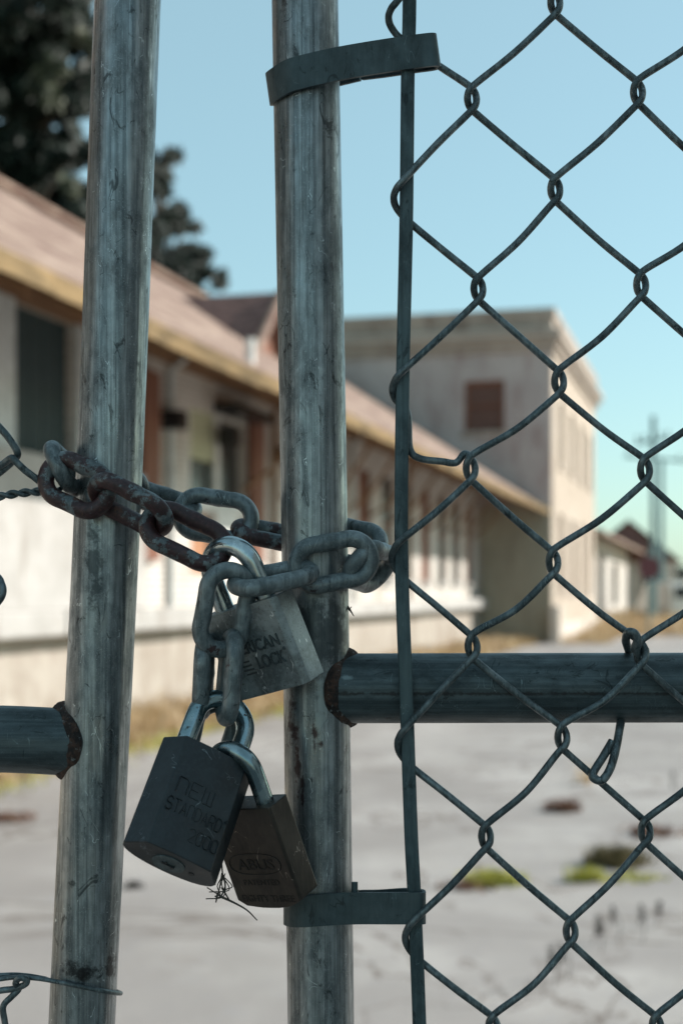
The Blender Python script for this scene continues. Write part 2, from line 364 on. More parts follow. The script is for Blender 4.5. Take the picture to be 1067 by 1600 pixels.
# lower plaster face that catches the sun under the doors
w5 = MB(); w5.box((0, -.10, 1.303), (PX(212), .055, 2.95)); w5.build('loading_parapet', DOCKW, fh, bevel=.02)
for (a0, a1, z0, z1, kd) in openings:
    t = MB()
    if kd == 'teal':
        t.box((a0, .14, z0), (a1, .20, z1)); d = t.build('door', TEAL, fh)
        f = MB()
        for q in range(5): f.box((a0 + (a1 - a0) * q / 5 + .01, .125, z0 + .02), (a0 + (a1 - a0) * (q + 1) / 5 - .01, .139, z1 - .02))
        f.build('plank', TEAL, d)
        j = MB(); j.box((a1 + .001, -.02, z0 - .04), (a1 + .17, .10, z1)); j.build('door_jamb', LIGHTJ, fh); j = MB(); j.box((a0 - .42, -.02, z0 - .04), (a0 - .001, .10, z1)); j.build('door_jamb', LIGHTJ, fh)
    elif kd == 'bay':
        am = (a0 + a1) / 2
        t.box((a0, .21, z0), (a1, .26, z1)); b_ = t.build('window', DARKW, fh)
        y = MB(); y.box((a0, .15, z0 + .62), (am + .1, .20, z1)); y.build('transom_board', YGREEN, b_)
        y = MB(); y.box((a0, .10, z0), (a0 + .12, .14, z1)); y.box((am - .05, .10, z0), (am + .12, .14, z1)); y.box((a0, .04, z0 - .1), (a1, .14, z0 + .05)); y.build('window_frame', WHITEP, b_)
        p = MB(); p.box((a1 + .02, -.04, 1.95), (a1 + .62, .05, 4.25)); p.build('shutter_post', BROWN, fh)
    elif kd == 'orange': t.box((a0, .12, z0), (a1, .20, z1)); t.build('door', ORANGE, fh)
    else:
        t.box((a0, .15, z0), (a1, .20, z1)); b_ = t.build('window', BROWN if kd == 'brownd' else GLASSG, fh)
        y = MB(); y.box((a0, .11, z0), (a0 + .07, .149, z1)); y.box((a1 - .07, .11, z0), (a1, .149, z1)); y.box((a0 + .071, .11, 2.9), (a1 - .071, .149, 3.0)); y.build('window_frame', BROWN, b_)
        y = MB(); y.box((a0 - .06, -.03, z0 - .1), (a1 + .06, .054, z0 - .001)); y.build('window_sill', DOCKW, b_)
p = MB(); p.box((PX(214), -.05, 1.9), (PX(240), .05, 4.3)); p.build('shutter_post', BROWN, fh)
for px_ in (262, 424, 548, 636, 752):                      # downpipes and conduit on the wall
    a = PX(px_); p = MB(); tube(p, [(a, 0.0, 1.31), (a, 0.0, 4.4), (a, -.3, 4.62)], .045, 10); p.build('downpipe', RAFT if px_ in (424, 636) else LIGHTJ, fh)
for px_ in (252, 340, 432):
    a = PX(px_); p = MB(); p.box((a, -.22, 3.62), (a + .26, .04, 3.86)); p.build('wall_lamp_box', DARKW, fh)
a = PX(332); p = MB(); p.box((a, -.02, 1.9), (a + .9, .05, 2.66)); p.build('notice_board', WHITEP, fh)
a = PX(338); p = MB(); p.box((a - .1, -.35, 4.08), (PX(392), .05, 4.2)); p.build('dark_recess_band', DARKW, fh)  # dark board stands in for the dark recess band over the window
# roof: eave 2 m out, ridge
Le, ze, Lr, zr = 5.0, 3.94, 11.6, 8.22
a0, a1 = -.6, X(sT) - .02
r = MB(); ye, yr = Le - 7, Lr - 7
for (ya, za, yb, zb) in ((ye, ze, yr, zr), (2 * yr - ye, ze, yr + .001, zr)):
    v = [(a0, ya, za), (a1, ya, za), (a1, yb, zb), (a0, yb, zb)]
    r.add(v + [(x, y, z - .08) for x, y, z in v], [(0, 1, 2, 3), (7, 6, 5, 4), (0, 4, 5, 1), (1, 5, 6, 2), (3, 2, 6, 7), (0, 3, 7, 4)])
roof = r.build('roof', ROOF, fh)
f = MB(); q0 = a0
while q0 < a1 - .1:
    q1 = min(a1, q0 + random.uniform(1.6, 3.4)); dz_ = random.uniform(-.018, .012); f.box((q0 + .004, ye - .05, ze - .155 + dz_), (q1 - .004, ye - .003, ze + .01 + dz_ * .4)); q0 = q1; f.build('fascia', OCHRE, fh)
f = MB(); f.box((a0, yr - .2, zr - .02), (a1, yr + .2, zr + .07)); f.build('ridge_cap', ROOF, roof)
sf = MB(); slp = (zr - ze) / (yr - ye)
v = [(a0, ye, ze - .13), (a1, ye, ze - .13), (a1, .05, ze - .13 + slp * (.05 - ye)), (a0, .05, ze - .13 + slp * (.05 - ye))]
sf.add(v, [(3, 2, 1, 0)]); sf.build('eave_boards', RAFT, roof)
a = .2
while a < a1 - .3:
    q = MB(); 
    v = [(a, ye + .3, ze - .30 + .3 * slp), (a, ye + .3, ze - .135 + .3 * slp), (a, .04, ze - .135 + slp * (.02 - ye)), (a, .04, ze - .32 + slp * (.02 - ye))]
    q.add(v + [(x + .09, y, z) for x, y, z in v], [(0, 1, 2, 3), (7, 6, 5, 4), (0, 4, 5, 1), (1, 5, 6, 2), (2, 6, 7, 3), (3, 7, 4, 0)])
    q.build('rafter', RAFT, fh)
    if int(a / 1.0) % 2 == 0 and a > 26:
        q = MB(); tube(q, [(a + .18, .03, ze - .9), (a + .18, -.45, ze - .6), (a + .18, -1.1, ze - .13 + slp * (-1.1 - ye) - .15)], .035, 6)
        q.build('eave_bracket', RAFT, fh)
    a += 1.0
# cross gable dormer
gs = X(s_at(415, 6.5)) + .0
def gable():
    L0 = 7.6 - 7; pk = s_at(414, 7.6); zp = z_at(414, 458, 7.6); hw = 1.75; zb = zp - 1.55
    a = X(pk); yb = 12.0 - 7
    m = MB()
    for sg in (-1, 1):
        v = [(a, L0 - .25, zp), (a + sg * hw, L0 - .25, zb), (a + sg * hw, yb, zb), (a, yb, zp)]
        if sg > 0: v = v[::-1]
        m.add(v + [(x, y, z - .1) for x, y, z in v], [(0, 1, 2, 3), (7, 6, 5, 4), (0, 4, 5, 1), (1, 5, 6, 2), (2, 6, 7, 3), (3, 7, 4, 0)])
    dm = m.build('dormer_roof', MAROON, roof)
    m = MB(); m.add([(a - hw + .1, L0, zb - 1.2), (a + hw - .1, L0, zb - 1.2), (a + hw - .1, L0, zb), (a, L0, zp - .1), (a - hw + .1, L0, zb)], [(0, 1, 2, 3, 4)])
    m.build('dormer_wall', BROWN, roof)
    m = MB()
    for sg in (-1, 1):
        tube(m, [(a, L0 - .30, zp - .02), (a + sg * (hw + .05), L0 - .30, zb - .06)], .10, 4)
    m.build('verge_board', WHITEP if 0 else ROOF, roof)
gable()
vt = MB(); va = X(s_at(391, 5.55)); zz = ze + slp * (5.55 - Le)
tube(vt, [(va, -1.45, zz - .1), (va, -1.45, zz + .28)], .06, 12); vt.build('roof_vent', WHITEP, roof)
# ---- tower block
Lt = 4.86
tw = empty('office_block', SL(sT, Lt), RZ, label='tall two storey whitewashed block with heavy cornice at the end of the freight house', cat='building')
zT = H + 443 * 41.7 / F
Lt2 = 15.0; sE = 14.2
def Lpx(px): return sT * math.tan(B - math.atan((px - CX) / F)) - Lt
def Zf(py): return H + (CY - py) * 41.9 / F
wy0, wy1 = Lpx(788), Lpx(725); wz0, wz1 = Zf(672), Zf(592)
m = MB(); wall(m, lambda a, z, d: (d, a, z), 0, Lt2, 0, zT - .1, [(wy0, wy1, wz0, wz1)], .25)
m.add([(sE, 0, 0), (sE, Lt2, 0), (sE, Lt2, zT - .1), (sE, 0, zT - .1)], [(0, 1, 2, 3)])
m.add([(0, Lt2, 0), (sE, Lt2, 0), (sE, Lt2, zT - .1), (0, Lt2, zT - .1)], [(0, 1, 2, 3)])
m.build('end_wall', TOWERF, tw)
hs = [(x, x + 1.15, z0, z1) for x in (1.9, 5.2, 8.5, 11.7) for (z0, z1) in ((1.5, 3.9), (5.4, 7.4))]
m = MB(); wall(m, lambda a, z, d: (a, d, z), 0, sE, 0, zT - .1, hs, .25); m.build('side_wall', m_plaster('sun_tinted_brick', (.47, .39, .31), (.56, .48, .40), (.32, .24, .18), True), tw)  # side wall colour holds the warm cream of sunlight
m = MB(); m.box((.1, .1, zT - .5), (sE - .1, Lt2 - .1, zT - .4)); m.build('flat_roof', CORN, tw)
def window(par, a, b, name='window', mat=BOARD, frame=BROWN):
    t = MB(); t.box(a, b); return t.build(name, mat, par)
wb = window(tw, (.14, wy0, wz0), (.2, wy1, wz1))
t = MB(); t.box((.09, wy0, wz0), (.139, wy0 + .1, wz1)); t.box((.09, wy1 - .1, wz0), (.139, wy1, wz1)); t.box((.09, wy0 + .101, wz1 - .14), (.139, wy1 - .101, wz1)); t.box((.07, wy0 + .1, (wz0 + wz1) / 2), (.11, wy1 - .1, (wz0 + wz1) / 2 + .06)); t.build('window_frame', BROWN, wb)
t = MB(); t.box((-.08, wy0 - .1, wz0 - .14), (.12, wy1 + .1, wz0 - .002)); t.build('window_sill', CORN, wb)
for h in hs:
    b_ = window(tw, (h[0], .14, h[2]), (h[1], .2, h[3]), mat=BOARD if h[2] > 4 else BROWN)
    t = MB(); t.box((h[0] - .08, -.07, h[2] - .14), (h[1] + .08, .12, h[2] - .002)); t.build('window_sill', CORN, b_)
m = MB()
for (dz0, dz1, pr) in ((-.24, .02, .10), (-.62, -.241, .03), (-.86, -.621, .30), (-1.02, -.861, .20), (-1.22, -1.021, .10)):
    m.box((-pr, -pr, zT + dz0), (sE + pr, -.002 + .3, zT + dz1)); m.box((-pr, .301, zT + dz0), (.3, Lt2 + pr, zT + dz1))
    m.box((sE - .3, .301, zT + dz0), (sE + pr, Lt2 + pr, zT + dz1))
m.build('cornice', CORN, tw)
m = MB(); m.box((-.06, .02, 0), (-.004, 2.1, Zf(790))); m.build('bare_brick_patch', OLIVE, tw)
m = MB(); m.box((-.5, -.28, 0), (.0, .0, 1.1)); m.box((.001, -.28, 0), (sE, -.003, .55)); m.build('plinth', m_plaster('pale_plinth', (.56, .50, .44), (.64, .58, .52), (.42, .34, .27)), tw)
# ---- far shed beyond
fs = empty('far_shed', SL(58, 5.6), RZ, label='small distant shed with sunlit sloping eave beyond the tall block', cat='building')
m = MB(); wall(m, lambda a, z, d: (a, d, z), 0, 30, 0, 4.1, [(3, 5.5, 0, 3.2), (8, 12, 0, 3.3), (17, 21, .8, 3.0)], .4); m.add([(0, 0, 0), (0, 6, 0), (0, 6, 4.1), (0, 0, 4.1)], [(0, 1, 2, 3)])
m.build('wall', BRICKW, fs)
m = MB(); m.box((3, .41, 0), (5.5, .5, 3.2)); m.box((8, .41, 0), (12, .5, 3.3)); m.box((17, .41, .8), (21, .5, 3.0)); m.build('doorway', DARKW, fs)
m = MB(); v = [(-.5, -1.0, 3.95), (31, -1.0, 3.95), (31, 3, 5.4), (-.5, 3, 5.4)]
m.add(v + [(x, y, z - .15) for x, y, z in v], [(0, 1, 2, 3), (7, 6, 5, 4), (0, 4, 5, 1), (1, 5, 6, 2), (2, 6, 7, 3), (3, 7, 4, 0)]); m.build('roof', ROOF, fs)
# maroon roofed house behind it
hp = SL(88, 5.2)
hs_ = empty('maroon_roofed_house', hp, RZ + .1, label='distant cream house with dark maroon gable roof at the end of the yard', cat='building')
m = MB(); m.box((0, -2.4, 0), (9, 3.2, 3.4)); m.build('wall', BRICKW, hs_)
m = MB(); 
v = [(-.4, -2.8, 3.3), (9.4, -2.8, 3.3), (9.4, .4, 5.9), (-.4, .4, 5.9)]; m.add(v, [(0, 1, 2, 3)])
v = [(-.4, 3.6, 3.3), (9.4, 3.6, 3.3), (9.4, .401, 5.9), (-.4, .401, 5.9)]; m.add(v, [(3, 2, 1, 0)]); m.add([(-.2, -2.4, 3.3), (-.2, 3.2, 3.3), (-.2, .4, 5.8)], [(0, 1, 2)])
m.build('roof', MAROON, hs_)
m = MB(); m.box((-.05, -1.6, 1), (-.003, -.4, 2.6)); m.build('window', DARKW, hs_)

# ---- utility poles
POLEM = m_flat('weathered_green_pole', (.16, .27, .28), .8, .3)
def at(px, py, Y): return Vector(((px - CX) / F * Y, Y, H - (py - CY) / F * Y))
def pole(px, Y, ptop, arms, label):
    b0 = at(px, 925, Y); b0.z = 0; top = at(px, ptop, Y).z
    e = empty('utility_pole', b0, 0, label=label, cat='utility pole', group='distant utility poles')
    m = MB(); tube(m, [(0, 0, 0), (0, 0, top)], [.16, .11], 10); m.build('pole', POLEM, e)
    for (zz, hw, tl) in arms:
        m = MB(); tube(m, [(-hw, .15, zz - tl), (hw, .15, zz + tl)], .09, 4); ar = m.build('crossarm', POLEM, e)
        m = MB()
        for q in (-.9, -.5, .5, .9): tube(m, [(q * hw, .15, zz + q * tl + .1), (q * hw, .15, zz + q * tl + .32)], .05, 6)
        m.build('insulator', GLASSG, ar)
    return e
pole(1020, 62, 650, ((H + (925 - 688) * 62 / F, .75, .12),), 'taller utility pole with one short crossarm rising above the far roofs')
pole(1033, 74, 716, ((H + (925 - 708) * 74 / F - .3, 1.9, -.15),), 'lower utility pole with a wide crossarm near the right edge')
# ---- red sign on a post
sp0 = at(1013, 925, 44); sp0.z = 0
e = empty('road_sign', sp0, .15, label='dark red octagonal road sign on a thin post far down the yard', cat='sign')
m = MB(); tube(m, [(0, 0, 0), (0, 0, 2.75)], .035, 8); m.build('post', POLEM, e)
m = MB(); c = [(.37 * math.cos(R_(22.5 + 45 * q)), -.05, 2.25 + .37 * math.sin(R_(22.5 + 45 * q))) for q in range(8)]
m.add(c + [(x, y + .012, z) for x, y, z in c], [tuple(range(8)), tuple(reversed(range(8, 16)))] + [(q, q + 8, (q + 1) % 8 + 8, (q + 1) % 8) for q in range(8)]); m.build('sign_plate', m_flat('dark_red_sign', (.13, .03, .035), .5), e)

# ------------------------------------------------------------------ foliage
def m_leaf(name, a, b, c3=None, sc=2.0):
    m = M(name, .6); n1 = m.noise(sc, 5, .7); n2 = m.noise(sc * 9, 3, .7)
    c = m.mix(m.ramp(n1, .4, .62), a, b)
    if c3: c = m.mix(m.ramp(n2, .5, .7), c, c3)
    m.color(c); m.inp('Specular IOR Level', .3); return m.m
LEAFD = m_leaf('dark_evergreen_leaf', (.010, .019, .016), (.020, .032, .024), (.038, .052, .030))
LEAFM = m_leaf('sun_tinted_leaf', (.05, .06, .04), (.09, .10, .06), (.13, .13, .08)); BARK = m_flat('bark', (.10, .075, .055), .9, .5, 6)  # paler leaf colour carries the sunlight on the tree
def leaves(mb, c, rad, n, size, flat=.8, rnd=random):
    V = []; Fc = []
    for i in range(n):
        while 1:
            p = Vector((rnd.uniform(-1, 1), rnd.uniform(-1, 1), rnd.uniform(-1, 1)))
            if p.length < 1: break
        p = p * (.55 + .45 * p.length); q = c + Vector((p.x * rad, p.y * rad, p.z * rad * flat))
        d1 = Vector((rnd.gauss(0, 1), rnd.gauss(0, 1), rnd.gauss(0, 1))).normalized(); d2 = d1.orthogonal().normalized()
        s_ = size * rnd.uniform(.6, 1.4); k = len(V)
        V += [q - d1 * s_, q + d2 * s_ * .45, q + d1 * s_, q - d2 * s_ * .45]; Fc.append((k, k + 1, k + 2, k + 3))
    mb.add(V, Fc)
def tree(name, base, blobs, Y, label, trunk_r=.35, leafm=LEAFD, size=.17, dens=210, lights=()):
    rnd = random.Random(int(base[0] * 10)); root = empty(name, base, 0, label=label, cat='tree')
    cr = MB(); cl = MB(); tk = MB(); pts = []
    for (px, py, rp) in blobs:
        yy = Y + rnd.uniform(-1.6, 1.6); c = at(px, py, yy); rad = rp / F * Y; pts.append((c, rad))
        sub = max(5, int(rad * 7))
        for k in range(sub):
            o = Vector((rnd.gauss(0, .5), rnd.gauss(0, .6), rnd.gauss(0, .45))) * rad
            leaves(cr, c + o, rad * .5, int(dens * max(.4, rad)), size, rnd=rnd)
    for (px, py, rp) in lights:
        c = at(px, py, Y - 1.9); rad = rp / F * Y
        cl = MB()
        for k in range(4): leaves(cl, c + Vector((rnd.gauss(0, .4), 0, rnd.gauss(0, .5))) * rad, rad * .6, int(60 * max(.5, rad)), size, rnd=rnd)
        cl.build('sun_tinted_branch', LEAFM, root, world=True, label='foliage tips in a paler olive that stands for sunlight')  # sunlit bits put in as paler leaf colour
    top = max(p[0].z for p in pts); b = Vector(base)
    cx_ = [b, b + Vector((.1, 0, top * .35)), b + Vector((-.2, .2, top * .7)), b + Vector((0, 0, top))]
    tube(tk, catmull(cx_, 6), [trunk_r * (1 - .85 * i / 18) for i in range(19)], 10)
    for c, rad in pts:
        z = max(b.z + 1.5, c.z - 2.2); st = Vector((b.x, b.y, z)); md = (st + c) / 2 + Vector((0, 0, .3))
        tube(tk, catmull([st, md, c], 4), [trunk_r * .28 * (1 - .09 * i) for i in range(9)], 6)
    cr.build('crown', leafm, root, world=True); tk.build('trunk', BARK, root, world=True)
Yt = 38
bl = [(-60, 60, 90), (20, 40, 95), (90, 60, 70), (40, 150, 90), (110, 150, 65), (-30, 220, 90), (60, 250, 70), (120, 240, 45), (150, 330, 45), (190, 200, 45), (200, 120, 40), (185, 300, 50), (160, 90, 30), (215, 370, 40), (60, 330, 60), (130, 20, 30)]
b0 = at(30, 925, Yt); b0.z = 0
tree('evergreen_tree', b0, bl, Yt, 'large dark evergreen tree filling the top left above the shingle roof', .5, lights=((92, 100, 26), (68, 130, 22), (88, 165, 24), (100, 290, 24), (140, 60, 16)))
bl = [(258, 245, 22), (246, 295, 32), (272, 335, 32), (235, 345, 30), (292, 352, 20), (238, 400, 22), (292, 405, 32), (312, 428, 24), (268, 435, 28), (342, 440, 13), (225, 280, 28), (302, 448, 28)]
b0 = at(255, 925, 43); b0.z = 0
tree('evergreen_tree', b0, bl, 43, 'smaller dark evergreen tree peeking over the roof right of the left gate post', .35)
# dark distant trees at the right edge
for (px, Y, bl, lb) in ((1045, 95, [(1040, 905, 20), (1060, 895, 20), (1075, 910, 22), (1052, 925, 20), (1035, 930, 14), (1090, 900, 22)], 'low dark distant tree at the far right edge of the yard'),
                        (1150, 105, [(1120, 890, 26), (1150, 880, 30), (1180, 900, 26)], 'distant rounded tree just past the right edge of the yard')):
    b0 = at(px, 925, Y); b0.z = 0; tree('distant_tree', b0, bl, Y, lb, .3, size=.2, dens=40)
# parked white van in the distance
vp = at(1046, 925, 70); vp.z = 0
e = empty('parked_van', vp, R_(100), label='small white van parked far away below the dark trees', cat='van')
m = MB(); pr = [(-2.2, .4), (2.1, .4), (2.2, .95), (1.6, 1.15), (1.1, 1.95), (-2.1, 2.0), (-2.2, 1.6)]
m.add([(x, -.9, z) for x, z in pr] + [(x, .9, z) for x, z in pr], [tuple(range(7)), tuple(reversed(range(7, 14)))] + [(i, i + 7, (i + 1) % 7 + 7, (i + 1) % 7) for i in range(7)])
m.build('body', WHITEP, e, bevel=.08)
m = MB(); m.box((.0, -.91, 1.2), (1.2, -.905, 1.75)); m.box((-2.21, -.7, 1.2), (-2.205, .7, 1.75)); m.build('window', DARKW, e)
for x in (-1.4, 1.4):
    for y in (-.85, .85):
        m = MB(); tube(m, [(x, y - .1, .34), (x, y + .1, .34)], .34, 16); m.build('wheel', DARKW, e)
# weeds and dry grass along the wall
def blades(mb, c, n, h, spread, rnd, lean=.35, wd=.006):
    V = []; Fc = []
    for i in range(n):
        p = c + Vector((rnd.gauss(0, spread), rnd.gauss(0, spread), 0)); p.z = c.z
        d = Vector((rnd.gauss(0, lean), rnd.gauss(0, lean), 1)).normalized(); hh = h * rnd.uniform(.4, 1.15); s_ = Vector((rnd.gauss(0, 1), rnd.gauss(0, 1), 0)).normalized() * wd
        k = len(V); mid = p + d * hh * .55; tp = mid + (d + Vector((rnd.gauss(0, .35), rnd.gauss(0, .35), -.1))) * hh * .45
        V += [p - s_, p + s_, mid + s_ * .7, mid - s_ * .7, tp]; Fc += [(k, k + 1, k + 2, k + 3), (k + 3, k + 2, k + 4)]
    mb.add(V, Fc)
DRY = m_leaf('dry_straw_grass', (.60, .46, .27), (.42, .27, .15), (.68, .58, .40), 1.2); GREEN = m_leaf('yellow_green_grass', (.46, .44, .08), (.34, .34, .07), (.58, .54, .16), 5)
RUSTY = m_leaf('red_brown_weed', (.20, .10, .08), (.27, .15, .10), (.16, .13, .06), 6); OLV = m_leaf('olive_brown_weed', (.13, .11, .05), (.20, .16, .08), (.10, .09, .04), 6); DK = m_leaf('dark_dry_stalk', (.05, .045, .04), (.09, .075, .06), None, 6)
rnd = random.Random(5); m = MB()
for i in range(1500):
    s = 6 + 46 * rnd.random() ** 1.25; L = rnd.uniform(5.35, 6.95) if s < sT - .5 else rnd.uniform(3.4, 4.6)
    blades(m, SL(s, L, 0), 13, rnd.choice((.14, .22, .36)), .12, rnd, wd=.007 + s * .0002)
m.build('grass', DRY, label='dry straw grass along the foot of the freight house', kind='stuff')
m = MB()
for i in range(260):
    s = 8 + 20 * rnd.random(); blades(m, SL(s, 5.35 + rnd.gauss(0, .12), 0), 9, .11, .09, rnd)
m.build('green_grass', GREEN, label='yellow green grass fringing the pavement edge', kind='stuff')
m = MB()
for i in range(900):
    Y = rnd.uniform(48, 85); px = rnd.uniform(925, 1120); p = at(px, 925, Y); p.z = 0; blades(m, p, 7, .7, .4, rnd, wd=.03)
m.build('dry_field_grass', DRY, label='golden dry grass across the far end of the yard', kind='stuff')
def gp(px, py): Y = H * F / (py - CY); p = at(px, py, Y); p.z = .004; return p
def tuft(px, py, wpx, h, mat, label, n=120, flat=1.0, parts=None, name='weed_tuft', wd=.006):
    p = gp(px, py); rnd = random.Random(int(px * 7 + py)); m = MB(); sp = wpx / F * p.y * .5
    for i in range(n):
        blades(m, Vector((rnd.gauss(0, sp), rnd.gauss(0, sp * .8), 0)), 4, h, sp * .12, rnd, lean=.55, wd=wd)
    o = m.build(name, mat, None, label=label, cat='weed'); o.location = p
tuft(768, 1382, 40, .09, GREEN, 'bright yellow green weed tuft in the pavement crack right of the tension bar')
tuft(735, 1388, 36, .05, RUSTY, 'low reddish weed patch just left of the bright green tuft', 60)
tuft(965, 1352, 42, .13, OLV, 'largest olive brown weed clump on the pavement at the right', 190)
tuft(915, 1378, 22, .09, GREEN, 'small yellow green tuft beside the olive brown clump', 70)
tuft(986, 1374, 55, .03, GREEN, 'thin low green line of weeds right of the olive clump', 60)
tuft(878, 1268, 24, .10, RUSTY, 'small reddish weed tuft in the middle distance of the pavement', 90)
tuft(1018, 1305, 38, .07, RUSTY, 'flat red brown weed patch near the right edge', 80)
tuft(915, 1225, 20, .22, DRY, 'tall sparse straw stalks standing behind the reddish tuft', 10)
tuft(12, 1283, 30, .07, RUSTY, 'dark brown weed patch on the pavement at the left edge', 80)
tuft(208, 1388, 12, .04, DK, 'tiny dark weed between the left post and the black padlock', 40)
def stalk(px, py, hgt, label):
    p = gp(px, py); rnd = random.Random(px); m = MB()
    c = [Vector((0, 0, 0)), Vector((.01, 0, hgt * .5)), Vector((-.005 + rnd.uniform(-.03, .03), 0, hgt))]
    tube(m, catmull(c, 4), .0022, 5)
    for k in range(50):
        q = c[2] + Vector((rnd.gauss(0, .006), rnd.gauss(0, .006), -rnd.random() * hgt * .55)); d = Vector((rnd.gauss(0, .4), rnd.gauss(0, .4), 1)).normalized() * .018
        s_ = Vector((.003, 0, 0)); m.add([q - s_, q + s_, q + d], [(0, 1, 2)])
    o = m.build('dry_stalk', DK, None, label=label, cat='weed', group='dark dry stalks standing on the pavement'); o.location = p
for i, (px, py, hg) in enumerate(((865, 1545, .16), (886, 1530, .13), (938, 1490, .15), (965, 1470, .14), (1003, 1475, .16), (1024, 1450, .11), (925, 1478, .08), (1056, 1255, .22))):
    stalk(px, py, hg, ['leftmost and lowest dark dry stalk on the pavement', 'dark dry stalk just right of the lowest stalk', 'tall dark stalk in the middle of the row', 'dark seedy stalk right of the middle stalk', 'tallest dark stalk below the olive clump', 'rightmost dark stalk in the lower row', 'shortest dark stalk in the row', 'thin dark stalk far back near the right edge'][i])

# made-up block out of view on the right, added to shade the gate
nb = empty('unseen_sun_blocker', (3.2, -6, 0), 0, label='plain unseen block added to the right to keep the sun off the gate', cat='building')
m = MB(); m.box((0, 0, 0), (4, 7.9, 4.2)); m.build('wall', m_plaster('blocker_bounce_white', (.72, .72, .70), (.78, .78, .76), (.6, .58, .55)), nb)  # wall kept white to bounce light onto the padlock side
m = MB(); m.box((-.1, -.1, 4.202), (4.1, 8.0, 4.34)); m.build('roof', MAROON, nb)
m = MB(); m.box((-.04, 3, 1), (-.002, 4.4, 2.3)); m.build('window', DARKW, nb)

# ------------------------------------------------------------------ the two gate leaves
base = fg(480, CY, 0); base.z = 0
gr = empty('gate', base, 0, label='right gate leaf of grey pipe with chain-link mesh and a welded cross rail', cat='gate')
base = fg(160, CY, 0); base.z = 0
gl = empty('gate', base, 0, label='left gate leaf whose leaning pipe post has loose wire at the photo edge', cat='gate')
def pipe(path, r, ref, name, mat, parent, groove=None, seg=72):
    """path of world points; groove angle (deg), seam profile"""
    P = catmull(path, 40); rnd = random.Random(len(name) + int(path[0].x * 1000))
    f1 = [(rnd.uniform(1, 3), rnd.uniform(0, 6), rnd.uniform(.002, .005)) for _ in range(3)]
    def prof(a):
        v = 1 + sum(A * math.sin(k_ * 2 * a + p_) for k_, p_, A in ((1, f1[0][1], .004), (2, f1[1][1], .003)))
        if groove is not None:
            for gdeg, wd, dp in groove:
                d = abs((a - R_(gdeg) + math.pi) % (2 * math.pi) - math.pi); v += dp * math.exp(-(d / wd) ** 2)
        return v
    m = MB(); tube(m, P, r, seg, ref=ref, prof=prof, cap=False); return m.build(name, mat, parent, world=True)
yv = Vector((0, -1, 0))     # angle 0 faces the camera
RA, RB, RRl = 51.5 * U, 51.5 * U, 54.3 * U
ext = 900
A = [g(240, -900), g(204 + .0447 * 400, -400), g(200, 0), g(171, 745), g(128.5, 1600), g(88, 2500)]
Bp = [g(462, -900), g(470, -400), g(476.5, 0), g(490.5, 780), g(501.5, 1600), g(514, 2500)]
pipe(A, RA, yv, 'post', PIPEA, gl, [(14, .05, .006), (-10, .10, -.012), (-48, .16, .02)])
pipe(Bp, RB, yv, 'post', PIPEB, gr, [(20, .05, .008), (-15, .08, -.010), (-30, .05, .006)])
# rails (angle 0 faces the camera, x axis)
pipe([g(-700, 1148), g(-200, 1152), g(0, 1154.5), g(120, 1160)], 52.5 * U, yv, 'rail', RAIL, gl, [(0, .03, -.01)])
pipe([g(520, 1075.5), g(800, 1074.8), g(1067, 1074.3), g(2000, 1072)], RRl, yv, 'rail', RAIL, gr, [(3, .022, -.045), (9, .03, .012), (-4, .03, .010)])
def weld(cx_, cy_, sgn, Rp, Rr, parent, label):
    """crusty fillet that fills the gap between the coped rail end and the round post"""
    rnd = random.Random(int(cx_)); N, K = 96, 14; V = []
    lump = [(rnd.uniform(2, 9), rnd.uniform(0, 6.3), rnd.uniform(.6, 2.2)) for _ in range(7)]
    for i in range(N):
        t = 2 * math.pi * i / N; ct, st_ = math.cos(t), math.sin(t)
        wob = .45 * sum(A * math.sin(int(f_) * t + p_) for f_, p_, A in lump)
        lo = 47 - 34 * abs(ct) ** 1.0 + wob * .6; hi = 67 - 31 * abs(ct) + wob
        for k in range(K):
            u = k / (K - 1); x = lo + (hi - lo) * u
            rad = Rr * (.985 + .085 * math.sin(math.pi * min(u * 1.1, 1)) ** .6) + wob * .9 * math.sin(math.pi * u) + 9 * (1 - u) ** 2 * abs(st_) ** 3
            rad += rnd.uniform(-.9, .9) * (0 < k < K - 1)
            V.append(g(cx_, cy_) + vdir(sgn * x, rad * st_, -rad * ct))
    m = MB(); m.add(V, [(i * K + k, ((i + 1) % N) * K + k, ((i + 1) % N) * K + k + 1, i * K + k + 1) for i in range(N) for k in range(K - 1)], True)
    o = m.build('weld_bead', WELD, parent, world=True, label=label)
    mo = o.modifiers.new('sub', 'SUBSURF'); mo.levels = 1; mo.render_levels = 1
weld(494, 1075.5, 1, 51, 54.5, gr, 'crusty rusted weld'); weld(150, 1158, -1, 51, 53, gl, 'crusty rusted weld')

# tension bar (flat section)
bp = [(641, -850), (640, -300), (639.5, 0), (637, 110), (634.5, 340), (629, 600), (627, 860), (635, 1100), (642, 1300), (647, 1400), (655, 1600), (664, 1900)]
P = catmull([g(x, y, -66) for x, y in bp], 12)
m = MB()
V = []; prof = [(-10.3, -4), (-9, -5.6), (9, -5.6), (10.3, -4), (10.3, 4), (9, 5.6), (-9, 5.6), (-10.3, 4)]
for p in P: V += [p + vdir(a, 0, b) for a, b in prof]
Fc = [(i * 8 + k, i * 8 + (k + 1) % 8, (i + 1) * 8 + (k + 1) % 8, (i + 1) * 8 + k) for i in range(len(P) - 1) for k in range(8)]
m.add(V, Fc); m.build('tension_bar', BAR, gr, world=True)
